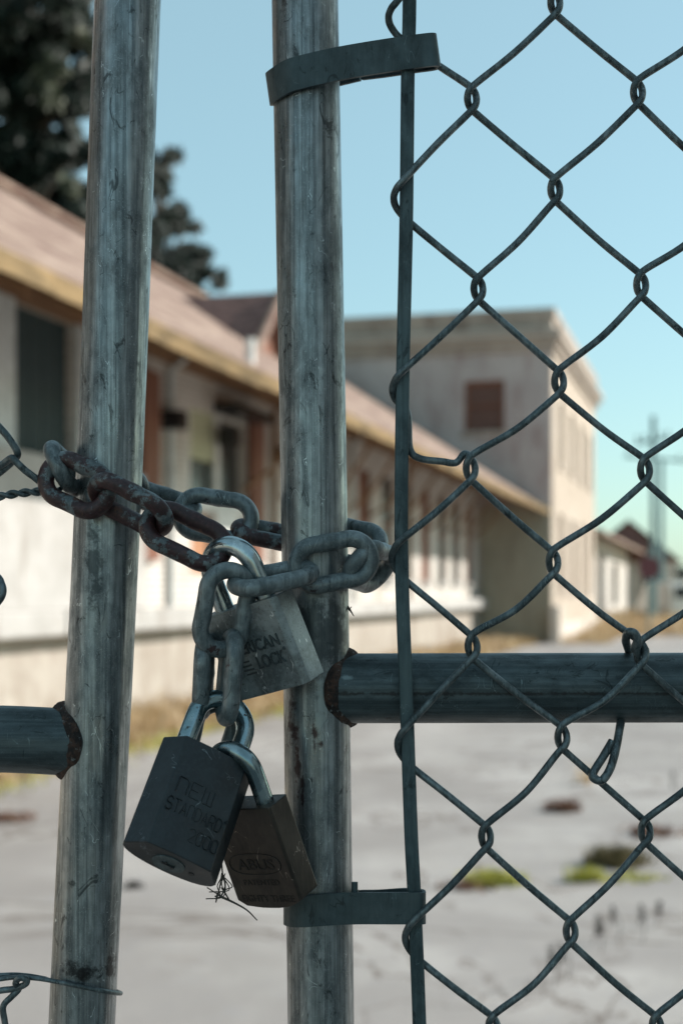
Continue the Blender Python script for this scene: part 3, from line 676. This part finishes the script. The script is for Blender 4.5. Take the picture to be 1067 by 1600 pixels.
# tension bands
def band(path, up, hh, parent, label):
    P = catmull(path, 10); upv = vdir(*up).normalized(); th = 2.6 * U; V = []; Fc = []
    for i, p in enumerate(P):
        t = (P[min(i + 1, len(P) - 1)] - P[max(i - 1, 0)]).normalized(); n = t.cross(upv).normalized()
        h = hh * U * .5
        for a, b in ((-h, -th), (-h + .8 * U, -th * 1.3), (h - .8 * U, -th * 1.3), (h, -th), (h, th), (-h, th)): V.append(p + upv * a + n * b)
    for i in range(len(P) - 1):
        for k in range(6): Fc.append((i * 6 + k, i * 6 + (k + 1) % 6, (i + 1) * 6 + (k + 1) % 6, (i + 1) * 6 + k))
    m = MB(); m.add(V, Fc); m.add(V[:6], [(0, 1, 2, 3, 4, 5)]); m.add(V[-6:], [(5, 4, 3, 2, 1, 0)])
    m.build('tension_band', BAND, parent, world=True, label=label)
# upper band: front run, nose round the bar, back run
up1 = [g(560, 102, 40), g(535, 108, 52), g(478, 122, 60), g(438, 138, 40), g(421, 140, 2), g(430, 132, -32), g(452, 119, -55), g(480, 111, -61), g(510, 104, -63), g(545, 97, -66), g(590, 89.5, -71), g(630, 83.5, -76), g(668, 78.5, -80), g(681, 78, -76), g(682, 81, -66), g(676, 84, -57), g(650, 88, -48), g(600, 96, 0), g(563, 101, 36)]
band(up1, (-.14, -1, 0), 50, gr, 'tilted strap near the top of the post')
lo1 = [g(560, 1414, 40), g(535, 1414, 52), g(500, 1415, 60), g(462, 1416, 42), g(446, 1419, 4), g(452, 1423, -32), g(470, 1424, -53), g(500, 1422, -60), g(530, 1420, -63), g(560, 1419, -66), g(610, 1419, -73), g(650, 1419, -79), g(661, 1419, -74), g(662, 1417, -66), g(657, 1414, -57), g(630, 1412, -40), g(590, 1414, 4), g(563, 1414, 36)]
band(lo1, (0, -1, 0), 48, gr, 'level strap near the bottom of the post')
m = MB(); tube(m, [g(554, 1378, -50), g(554, 1400, -52)], 5 * U, 10); m.build('bolt', BAR, gr, world=True)

# chain-link mesh: every wire is a part; knots measured by column
K1 = [(729, -150), (737, 155), (747, 452), (735, 733), (738, 1011), (759, 1308), (770, 1606), (778, 1905)]
K2 = [(860, -290), (867, 5), (867, 297), (873, 597), (864, 879), (878, 1153), (891, 1456), (900, 1755)]
K3 = [(990, -145), (996, 145), (1001, 446), (1007, 735), (1001, 1021), (1008, 1300), (1025, 1605), (1035, 1900)]
K4 = [(1120, -295), (1131, 5), (1133, 303), (1136, 597), (1138, 885), (1130, 1160), (1146, 1452), (1160, 1750)]
K0 = [(608, 22), (616, 304), (614, 603), (613, 866), (622, 1157), (634, 1459), (642, 1760)]
for K_ in (K0, K1, K2, K3, K4): K_[:0] = [(K_[0][0] - 8, K_[0][1] - 592), (K_[0][0] - 4, K_[0][1] - 296)]
ZM = -72; WR = 5.5; bulge = random.Random(11)
def knotL(k):   # left bend of a wire: arrives from upper right in front, leaves to lower right behind
    x, y = k; return [g(x + 8, y - 26, ZM - 7), g(x - 4, y - 14, ZM - 7.5), g(x - 7, y, ZM - 2), g(x - 3, y + 13, ZM + 6), g(x + 8, y + 24, ZM + 7)]
def knotR(k):   # right bend: arrives from upper left behind, leaves to lower left in front
    x, y = k; return [g(x - 9, y - 24, ZM + 7), g(x + 3, y - 13, ZM + 6), g(x + 7, y, ZM), g(x + 4, y + 12, ZM - 7), g(x - 9, y + 26, ZM - 7.5)]
def mid(p, q, z, b):
    x, y = (p[0] + q[0]) / 2, (p[1] + q[1]) / 2; return g(x + b * .6, y + b, z)
def wire(pts, name='mesh_wire', parent=gr, r=WR, n=7, mat=WIRE, label=None):
    m = MB(); tube(m, catmull(pts, n), r * U, 12, wob=.02); return m.build(name, mat, parent, world=True, label=label)
# wire 0 between bar and column 1
pts = []
for i in range(9):
    a = K1[i]; b = K0[i]
    # knotR at K1[i] then front strand down-left to loop, round the bar, back strand to K1[i+1]
    pts += knotR(a)
    pts.append(mid((a[0] - 9, a[1] + 26), (b[0] + 20, b[1] - 30), ZM - 10, bulge.uniform(-2, 4)))
    pts += [g(b[0] + 14, b[1] - 22, ZM - 12), g(b[0] + 3, b[1] - 8, ZM - 6), g(b[0] - 1, b[1] + 6, ZM + 4), g(b[0] + 4, b[1] + 22, ZM + 14), g(b[0] + 22, b[1] + 42, ZM + 17)]
    if i == 4: pts += [g(640, 700, ZM + 12), g(655, 716, ZM + 7), g(690, 721, ZM + 4), g(712, 723, ZM + 5)]
    else:
        c = K1[i + 1]; pts.append(mid((b[0] + 22, b[1] + 42), (c[0] - 9, c[1] - 24), ZM + 9, bulge.uniform(-2, 5)))
wire(pts)
def zig(cl, cr, lo, hi, order):
    """order: list of ('R',i) / ('L',i) knots in sequence down the wire"""
    pts = []; prev = None
    for side, i in order:
        k = cl[i] if side == 'L' else cr[i]
        kp = knotL(k) if side == 'L' else knotR(k)
        if prev is not None:
            z = ZM - 8 if side == 'L' else ZM + 7
            b = bulge.uniform(2, 8.5) if side == 'L' else bulge.uniform(1, 8)
            p, q = prev, k
            pts.append(mid(p, q, z, b))
        pts += kp; prev = k
    wire(pts)
seq12 = []
for i in range(8): seq12 += [('R', i), ('L', i)] if True else []
# columns: K2 knots sit half a pitch above the K1 / K3 ones
zig(K1, K2, 0, 0, [x for i in range(10) for x in (('R', i), ('L', i))])
zig(K2, K3, 0, 0, [x for i in range(10) for x in (('L', i), ('R', i))])
zig(K3, K4, 0, 0, [x for i in range(10) for x in (('R', i), ('L', i))])
prev_ = K4; off_ = 148
for c_ in range(6):          # the mesh carries on beyond the picture
    K5 = [(1262 + 131 * c_ + 3 * math.sin(i * 2 + c_), -742 + 298 * i + (0 if c_ % 2 == 0 else -149)) for i in range(10)]
    if c_ % 2 == 0: zig(prev_, K5, 0, 0, [x for i in range(10) for x in (('L', i), ('R', i))])
    else: zig(prev_, K5, 0, 0, [x for i in range(10) for x in (('R', i), ('L', i))])
    prev_ = K5

# rail tie with its hook
tie = [(956, 1158, -62), (942, 1182, -70), (927, 1206, -80), (927, 1216, -84), (940, 1219, -86), (953, 1200, -80), (962, 1168, -66), (968, 1135, -40), (972, 1112, 30), (972, 1075, 70), (976, 1040, 64), (982, 1022, 30), (980, 1012, -20), (977, 1000, -62), (981, 988, -86), (991, 990, -90), (995, 1002, -86), (991, 1013, -74), (998, 1018, -64), (1012, 1018, -62)]
wire([g(*p) for p in tie], 'tie_wire', r=6.5)

# left leaf mesh fragments (the rest lies outside the picture)
LW = 5.6
wire([g(-130, 560, -60), g(-60, 610, -62), (g(0, 668, -66)), g(20, 693, -68), g(28, 708, -66), g(24, 717, -58), g(6, 734, -52), g(-30, 762, -50), g(-120, 840, -50), g(-160, 905, -50)], parent=gl, r=LW)
wire([g(-150, 1010, -62), g(-60, 985, -62), g(-12, 950, -64), g(4, 930, -66), g(3, 912, -62), g(-12, 893, -54), g(-90, 830, -52), g(-155, 800, -50)], parent=gl, r=LW)
wire([g(-60, 770, -54), g(-20, 740, -56), g(4, 726, -60), g(18, 716, -70), g(24, 720, -74), g(40, 735, -70), g(62, 752, -60), g(84, 775, -52), g(100, 785, -40)], parent=gl, r=LW)
for ph in (0, math.pi):
    pts = []
    for i in range(60):
        t = i / 59; x = -120 + 216 * t; y = 812 - 44 * t - 12 * math.sin(t * 3); a = t * 34 + ph
        pts.append(g(x, y + 3.6 * math.cos(a), -52 + 3.6 * math.sin(a)))
    wire(pts, 'tie_wire', gl, r=3.6, n=2)
# tie around the post near the bottom
wire([g(-60, 1538, -40), g(0, 1530, -40), g(28, 1527, -46), g(60, 1529, -48), g(85, 1533, -50), g(130, 1542, -62), g(165, 1549, -56), (g(186, 1552, -20)), g(187, 1551, 6), g(170, 1546, 45), g(120, 1538, 62), g(84, 1533, 40), g(66, 1528, 0), g(30, 1523, -20), g(-10, 1524, -30), g(-70, 1526, -30)], 'tie_wire', gl, r=3.6)
wire([g(-60, 1560, -44), g(0, 1548, -46), g(22, 1545, -50), g(40, 1538, -56), g(42, 1531, -60), g(32, 1528, -62), g(25, 1536, -56), g(30, 1545, -50), g(20, 1556, -50), g(6, 1572, -50), g(8, 1595, -50), g(16, 1640, -50)], 'tie_wire', gl, r=5)

# ------------------------------------------------------------------ chain
ch = empty('chain', g(300, 830, -60), 0, label='heavy grey chain with rust dark links looped around both gate posts', cat='chain')
def link(e1, e2, side, mat=CHAIN, W=31.5, r=13.2):
    a, b = g(*e1), g(*e2); ax = (b - a); L = ax.length; ax.normalize()
    sd_ = vdir(*side); sd_ = sd_ - ax * ax.dot(sd_); sd_.normalize(); w_ = W * U; c = (a + b) / 2; hl = L / 2 - w_
    P = []; N = 12
    for k in range(N + 1):
        t = -math.pi / 2 + math.pi * k / N; P.append(c + ax * (hl + w_ * math.cos(t)) + sd_ * w_ * math.sin(t))
    for k in range(1, 6): P.append(c + ax * (hl - 2 * hl * k / 6) + sd_ * w_ * .97)
    for k in range(N + 1):
        t = math.pi / 2 + math.pi * k / N; P.append(c + ax * (-hl + w_ * math.cos(t)) + sd_ * w_ * math.sin(t))
    for k in range(1, 6): P.append(c + ax * (-hl + 2 * hl * k / 6) - sd_ * w_ * .97)
    nrm = ax.cross(sd_); rr = []
    rn = random.Random(int(e1[0] + e2[1]))
    for i in range(len(P)):
        v = 1 + rn.uniform(-.012, .012)
        if i == N + 3: v = 1.12        # the link's own weld
        rr.append(r * U * v)
    m = MB(); tube(m, P, rr, 20, closed=True, ref=nrm)
    o = m.build('chain_link', mat, ch, world=True, label='rust covered chain link' if mat is CHAINR else None)
    mo = o.modifiers.new('sub', 'SUBSURF'); mo.levels = 1; mo.render_levels = 1
link((88, 722, -70), (122, 752, 58), (33, 68, 0))                        # round the left side of the left post
link((75, 737, -62), (167, 779, -88), (13, -30, 0), CHAINR)
link((150, 762, -86), (259, 817, -100), (12, -14, -24), CHAINR)
link((233, 810, -92), (349, 866, -88), (7, -27, 15), CHAINR)
link((113, 738, 68), (222, 768, 72), (-6, 22, 20))                       # behind the left post
link((196, 764, 70), (303, 799, 58), (4, -10, 28))
link((281, 799, 52), (393, 816, 52), (8, -28, 4))
link((372, 826, 52), (488, 850, 66), (2, -9, 29), CHAINR)
link((470, 836, 70), (592, 860, 6), (3, -26, 14))
link((556, 878, -74), (599, 893, 34), (14, -13, 6))
link((462, 889, -76), (579, 868, -70), (2, -32, -2))
link((369, 916, -128), (484, 891, -88), (2, -9, 29))
link((362, 891, -122), (340, 1015, -108), (28, 3, 9))
link((364, 995, -106), (353, 1122, -100), (8, 1, -30))
link((321, 1002, -84), (316, 1112, -72), (0, 2, 28))
link((344, 1100, -64), (318, 1208, -48), (18, 12, 10))

# ------------------------------------------------------------------ padlocks
GL = {  # stroke letters on a 4 x 6 grid (x right, y down)
 'A': [[(0, 6), (2, 0), (4, 6)], [(.8, 4), (3.2, 4)]], 'B': [[(0, 0), (0, 6), (3, 6), (4, 5), (4, 4), (3, 3), (0, 3)], [(0, 0), (3, 0), (3.7, .8), (3.7, 2.2), (3, 3)]],
 'C': [[(4, 1), (3, 0), (1, 0), (0, 1), (0, 5), (1, 6), (3, 6), (4, 5)]], 'D': [[(0, 0), (0, 6), (2.5, 6), (4, 4.6), (4, 1.4), (2.5, 0), (0, 0)]],
 'E': [[(4, 0), (0, 0), (0, 6), (4, 6)], [(0, 3), (3, 3)]], 'G': [[(4, 1), (3, 0), (1, 0), (0, 1), (0, 5), (1, 6), (3, 6), (4, 5), (4, 3.4), (2.4, 3.4)]],
 'H': [[(0, 0), (0, 6)], [(4, 0), (4, 6)], [(0, 3), (4, 3)]], 'I': [[(2, 0), (2, 6)]], 'K': [[(0, 0), (0, 6)], [(4, 0), (0, 3.4)], [(1.4, 2.4), (4, 6)]],
 'L': [[(0, 0), (0, 6), (3.8, 6)]], 'M': [[(0, 6), (0, 0), (2, 3.4), (4, 0), (4, 6)]], 'N': [[(0, 6), (0, 0), (4, 6), (4, 0)]],
 'n': [[(0, 6), (0, 0), (3, 0), (4, 1), (4, 6)]], 'O': [[(1, 0), (3, 0), (4, 1), (4, 5), (3, 6), (1, 6), (0, 5), (0, 1), (1, 0)]],
 'P': [[(0, 6), (0, 0), (3, 0), (4, 1), (4, 2.2), (3, 3.2), (0, 3.2)]], 'R': [[(0, 6), (0, 0), (3, 0), (4, 1), (4, 2.2), (3, 3.2), (0, 3.2)], [(2, 3.2), (4, 6)]],
 'S': [[(4, 1), (3, 0), (1, 0), (0, 1), (0, 2.2), (1, 3), (3, 3), (4, 3.8), (4, 5), (3, 6), (1, 6), (0, 5)]], 'T': [[(0, 0), (4, 0)], [(2, 0), (2, 6)]],
 'U': [[(0, 0), (0, 5), (1, 6), (3, 6), (4, 5), (4, 0)]], 'u': [[(0, 0), (0, 6), (2, 6), (2, 1)], [(2, 6), (4, 6), (4, 0)]], 'Y': [[(0, 0), (2, 3), (4, 0)], [(2, 3), (2, 6)]], 'W': [[(0, 0), (1, 6), (2, 2), (3, 6), (4, 0)]],
 '0': [[(1, 0), (3, 0), (4, 1), (4, 5), (3, 6), (1, 6), (0, 5), (0, 1), (1, 0)]], '2': [[(0, 1), (1, 0), (3, 0), (4, 1), (4, 2.2), (0, 6), (4, 6)]],
 '(r)': [[(1.9 + 1.9 * math.cos(i * .5236), 1.9 + 1.9 * math.sin(i * .5236)) for i in range(13)], [(1.3, 2.9), (1.3, .9), (2.3, .9), (2.4, 1.8), (1.3, 1.9)], [(1.8, 1.9), (2.5, 2.9)]],
}
def lettering(mb, T, txt, x0, y0, cw, hh, r, gap=1.35):
    """T maps lock-local (x, y) on the face to world"""
    x = x0
    for c in txt:
        if c == ' ': x += cw * gap; continue
        k = c
        if c == '@': k = '(r)'
        sx = cw / 4; sy = hh / 6
        if k == '(r)': sx = sy = hh / 9
        for st in GL[k]:
            pts = [T(x + a * sx, y0 + b * sy) for a, b in st]
            q = []
            for i in range(len(pts) - 1): q += [pts[i] + (pts[i + 1] - pts[i]) * t for t in (0, .5)]
            q.append(pts[-1]); tube(mb, q, r * U, 6, ref=T.nrm)
        x += cw * gap if c != 'I' else cw * gap * .8
    return x
class Face:
    def __init__(s, Mx, org, zf, sh=0): s.M = Mx; s.o = org; s.z = zf; s.sh = sh; n = Mx @ Vector((0, 0, -1)); s.nrm = vdir(*n).normalized()
    def __call__(s, x, y):
        l = s.M @ Vector((x, y, s.z)); return fg(CX + s.o[0] + l.x, CY + s.o[1] + l.y, s.o[2] + l.z)
def cast_text(mb, face, txt, x0, y0, width, height, depth=.8, bold=.012, slant=0):
    """letters from the built-in font laid on a lock face (local px units, y down, baseline at y0)"""
    cu = bpy.data.curves.new('text', 'FONT'); cu.body = txt; cu.size = 1; cu.offset = bold; cu.extrude = .05; cu.resolution_u = 4; cu.shear = slant
    o = bpy.data.objects.new('text', cu); COL.objects.link(o); bpy.context.view_layer.update()
    me = bpy.data.meshes.new_from_object(o.evaluated_get(bpy.context.evaluated_depsgraph_get()))
    xs = [v.co.x for v in me.vertices]; ys = [v.co.y for v in me.vertices]; a, b = min(xs), max(xs); c, d = min(ys), max(ys)
    V = []
    for v in me.vertices:
        p = face(x0 + (v.co.x - a) / (b - a) * width, y0 - (v.co.y - c) / (d - c) * height); V.append(p + face.nrm * (v.co.z / .05 * depth * .5 * U))
    mb.add(V, [tuple(p.vertices) for p in me.polygons])
    bpy.data.objects.remove(o); bpy.data.curves.remove(cu); bpy.data.meshes.remove(me)
def lock_body(outline, hh, bevel, Mx, org, name, mat, parent, topbot=None):
    """outline: plan polygon (x, z) extruded along y with optional end profile"""
    V = []; n = len(outline); ys = topbot or [-hh / 2, hh / 2]
    for y in ys:
        for (x, z) in outline:
            yy = y(x) if callable(y) else y
            l = Mx @ Vector((x, yy, z)); V.append(fg(CX + org[0] + l.x, CY + org[1] + l.y, org[2] + l.z))
    Fc = [(k, (k + 1) % n, n + (k + 1) % n, n + k) for k in range(n)] + [tuple(range(n))[::-1], tuple(range(n, 2 * n))]
    m = MB(); m.add(V, Fc); return m.build(name, mat, parent, world=True, bevel=bevel * U, seg=3)
def shackle(lx, h, r, y0, Mx, org, mat, parent, zc=0, N=16):
    P = [Vector((lx, y0 + 12, zc)), Vector((lx, y0, zc)), Vector((lx, y0 - h * .5, zc)), Vector((lx, y0 - h, zc))]
    for k in range(1, N): t = math.pi * k / N; P.append(Vector((lx * math.cos(t), y0 - h - lx * math.sin(t), zc)))
    P += [Vector((-lx, y0 - h, zc)), Vector((-lx, y0 - h * .5, zc)), Vector((-lx, y0, zc)), Vector((-lx, y0 + 12, zc))]
    Q = []
    for p in P: l = Mx @ p; Q.append(fg(CX + org[0] + l.x, CY + org[1] + l.y, org[2] + l.z))
    nr = vdir(*(Mx @ Vector((0, 0, 1)))).normalized()
    m = MB(); tube(m, Q, r * U, 24, ref=nr)
    # collars where the legs enter
    o = m.build('shackle', mat, parent, world=True); mo = o.modifiers.new('sub', 'SUBSURF'); mo.levels = 1; mo.render_levels = 1
    return o
def Mat(rows): return Matrix(rows)
# silver lock
MA = Mat(((.8043, .3571, .475), (-.2439, .9273, -.284), (-.5418, .1126, .8329))); OA = (-120.2, 80.9, -72)
pl = empty('padlock', fg(CX + OA[0], CY + OA[1], OA[2]), 0, label='speckled silver padlock with raised lettering and bright polished shackle, hanging uppermost', cat='padlock', group='padlocks on the gate chain')
W, Hh, T = 147, 138, 56
ol = [(-W/2, -T/2 + 9), (-W/2 + 9, -T/2), (W/2 - 9, -T/2), (W/2, -T/2 + 9), (W/2, T/2 - 6), (W/2 - 6, T/2), (-W/2 + 6, T/2), (-W/2, T/2 - 6)]
lock_body(ol, Hh, 1.3, MA, OA, 'body', LOCK_A, pl)
shackle(40, 52, 15, -Hh / 2, MA, OA, CHROME, pl)
fa = Face(MA, OA, -T / 2 - .6); m = MB()
cast_text(m, fa, 'AMERICAN', -50, 2, 104, 19, 2.6, .012); cast_text(m, fa, 'LOCK', 2, 29, 52, 20, 2.6, .012); lettering(m, fa, '@', 55, 6, 7, 11, .7)
for q in range(4): tube(m, [fa(-30 + q * 2, 13 + q * 6.5), fa(-12 + q * 2, 13 + q * 6.5)], 1.4 * U, 6)
m.build('lettering', INK_A, pl, world=True)
# HARDENED round the crown of the shackle
m = MB(); txt = 'HARDENED'
class Arc:
    nrm = vdir(*(MA @ Vector((0, 0, -1)))).normalized()
    def __init__(s, th): s.th = th
    def __call__(s, x, y):
        th = s.th - x / 40; rad = 40 + 5 - y; l = MA @ Vector((rad * math.cos(th), -Hh / 2 - 52 - rad * math.sin(th), -14.2 + (rad - 40) ** 2 * .03)); return fg(CX + OA[0] + l.x, CY + OA[1] + l.y, OA[2] + l.z)
for i, c in enumerate(txt): lettering(m, Arc(math.pi * .98 - i * .235), c, 0, 0, 6, 10, .7)
m.build('lettering', INK_B, pl, world=True)
# black lock
MN = Mat(((.847, -.2446, -.472), (.4659, .769, .4376), (.2559, -.5906, .7653))); ON = (-216.8, 311.4, -186)
pn = empty('padlock', fg(CX + ON[0], CY + ON[1], ON[2]), 0, label='large black padlock with engraved lettering, tilted so its keyed underside shows', cat='padlock', group='padlocks on the gate chain')
W, Hh, T = 146, 176, 64
ol = [(-W/2, 2), (-W*.34, -T/2)] + [(-W*.34 + W*.68 * i / 8, -T/2 - 2.5 * math.sin(math.pi * i / 8)) for i in range(1, 8)] + [(W*.34, -T/2), (W/2, 2)]
ol += [(W/2 * math.cos(math.pi * i / 14), 2 + (T/2) * math.sin(math.pi * i / 14) ** .85) for i in range(1, 14)]
lock_body(ol, Hh, 1.6, MN, ON, 'body', LOCK_N, pn)
shackle(41, 60, 14.2, -Hh / 2, MN, ON, SHACK_N, pn)
fa = Face(MN, ON, -T / 2 - 2.2); m = MB()
lettering(m, fa, 'nEu', -38, -24, 15.5, 24, .85, 1.32)
lettering(m, fa, 'STAnDARD', -44, 10, 8.6, 20, .85, 1.3); lettering(m, fa, '@', 46, 8, 7, 10, .6); lettering(m, fa, '2000', 2, 42, 9, 20, .85, 1.35)
m.build('lettering', INK_N, pn, world=True)
def disc(Mx, org, c, r, h, y, seg=28):
    V = []
    for hh_ in (0, h):
        for k in range(seg): t = 2 * math.pi * k / seg; l = Mx @ Vector((c[0] + r * math.cos(t), y + hh_, c[1] + r * math.sin(t))); V.append(fg(CX + org[0] + l.x, CY + org[1] + l.y, org[2] + l.z))
    m = MB(); m.add(V, [(k, (k + 1) % seg, seg + (k + 1) % seg, seg + k) for k in range(seg)], True); m.add(V[seg:], [tuple(range(seg))]); return m
cy_ = disc(MN, ON, (-2, 2), 24, 1.2, Hh / 2).build('key_cylinder', BAR, pn, world=True)
disc(MN, ON, (-2, 2), 17, 1.0, Hh / 2 + 1.2).build('cylinder_plug', SHACK_B, cy_, world=False) if 0 else None
m = MB()
def kp(x, z, y): l = MN @ Vector((x, y, z)); return fg(CX + ON[0] + l.x, CY + ON[1] + l.y, ON[2] + l.z)
for (p, q, y, r_) in (((-12, 3), (8, 3), Hh / 2 + 1.5, 2.2), ((2, 3), (6, 10), Hh / 2 + 1.5, 2), ((-9, 3), (-6, -3), Hh / 2 + 1.5, 1.6)): tube(m, [kp(*p, y), kp(*q, y)], r_ * U, 8)
m.build('keyway', INK_N, pn, world=True)
m = disc(MN, ON, (34, 2), 4.5, .8, Hh / 2, 14); m.build('drain_hole', INK_N, pn, world=True)
# dark brass lock
MBb = Mat(((.7836, .3035, .5421), (-.1228, .931, -.3438), (-.609, .2029, .7668))); OB = (-118.5, 383.0, -100)
pb = empty('padlock', fg(CX + OB[0], CY + OB[1], OB[2]), 0, label='small dark brown brass padlock tucked behind the black one, against the middle post', cat='padlock', group='padlocks on the gate chain')
W, Hh, T = 128, 154, 46
ol = [(-W/2, -T/2 + 3), (-W/2 + 3, -T/2)] + [(-W/2 + 3 + (W - 6) * i / 8, -T/2) for i in range(1, 8)] + [(W/2 - 3, -T/2), (W/2, -T/2 + 3), (W/2, T/2 - 3), (W/2 - 3, T/2)] + [(W/2 - 3 - (W - 6) * i / 8, T/2) for i in range(1, 8)] + [(-W/2 + 3, T/2), (-W/2, T/2 - 3)]
lock_body(ol, Hh, 1.2, MBb, OB, 'body', LOCK_B, pb, topbot=[lambda x: -Hh / 2, lambda x: Hh / 2 + 10 - 14 * abs(x / 64) ** 3])
shackle(38, 48, 13.5, -Hh / 2, MBb, OB, SHACK_B, pb)
fa = Face(MBb, OB, -T / 2 - .2); m = MB()
cast_text(m, fa, 'ABUS', -37, 23, 72, 18, 1.2, .012)
tube(m, [fa(-2 + 50 * math.copysign(abs(math.cos(t)) ** .7, math.cos(t)), 13.5 + 17 * math.copysign(abs(math.sin(t)) ** .8, math.sin(t))) for t in [2 * math.pi * i / 48 for i in range(48)]], .9 * U, 6, closed=True)
cast_text(m, fa, 'PATENTED', -36, 48, 70, 9, .8, 0); cast_text(m, fa, 'EIGHTY THREE', -50, 76, 102, 11, .8, 0)
m.build('lettering', INK_B, pb, world=True)
# dry twig scraps snagged under the locks
m = MB(); rn = random.Random(4)
tube(m, catmull([g(343, 1400, -120), g(365, 1410, -122), (g(386, 1422, -124)), g(402, 1438, -126)], 5), [2.2 * U * (1 - .04 * i) for i in range(16)], 6)
tube(m, catmull([g(346, 1340, -110), g(348, 1365, -112), g(352, 1385, -114), g(344, 1402, -118), g(336, 1400, -118)], 5), 1.3 * U, 6)
for k in range(7):
    x = 350 + rn.gauss(0, 4); tube(m, catmull([g(x, 1362 + rn.random() * 12, -114), g(x + rn.gauss(0, 5), 1385, -116), g(x + rn.gauss(-4, 8), 1400 + rn.gauss(0, 6), -118), g(x + rn.gauss(-10, 10), 1394 + rn.gauss(0, 8), -118)], 4), .9 * U, 5)
m.build('dry_twig', DK, None, label='wisp of dry twig and fibre dangling below the two lower padlocks', cat='twig')
m = MB(); tube(m, catmull([g(543, 948, -10), g(548, 955, -14), g(553, 963, -16)], 4), [2.4 * U, 2 * U, 2 * U, 1.8 * U, 1.5 * U, 1.2 * U, 1 * U, .8 * U, .4 * U], 6); tube(m, catmull([g(541, 945, -8), g(545, 952, -12), g(549, 948, -16)], 4), .7 * U, 5)
m.build('dry_leaf_scrap', DK, None, label='tiny dark leaf scrap stuck to the right side of the middle post', cat='debris')
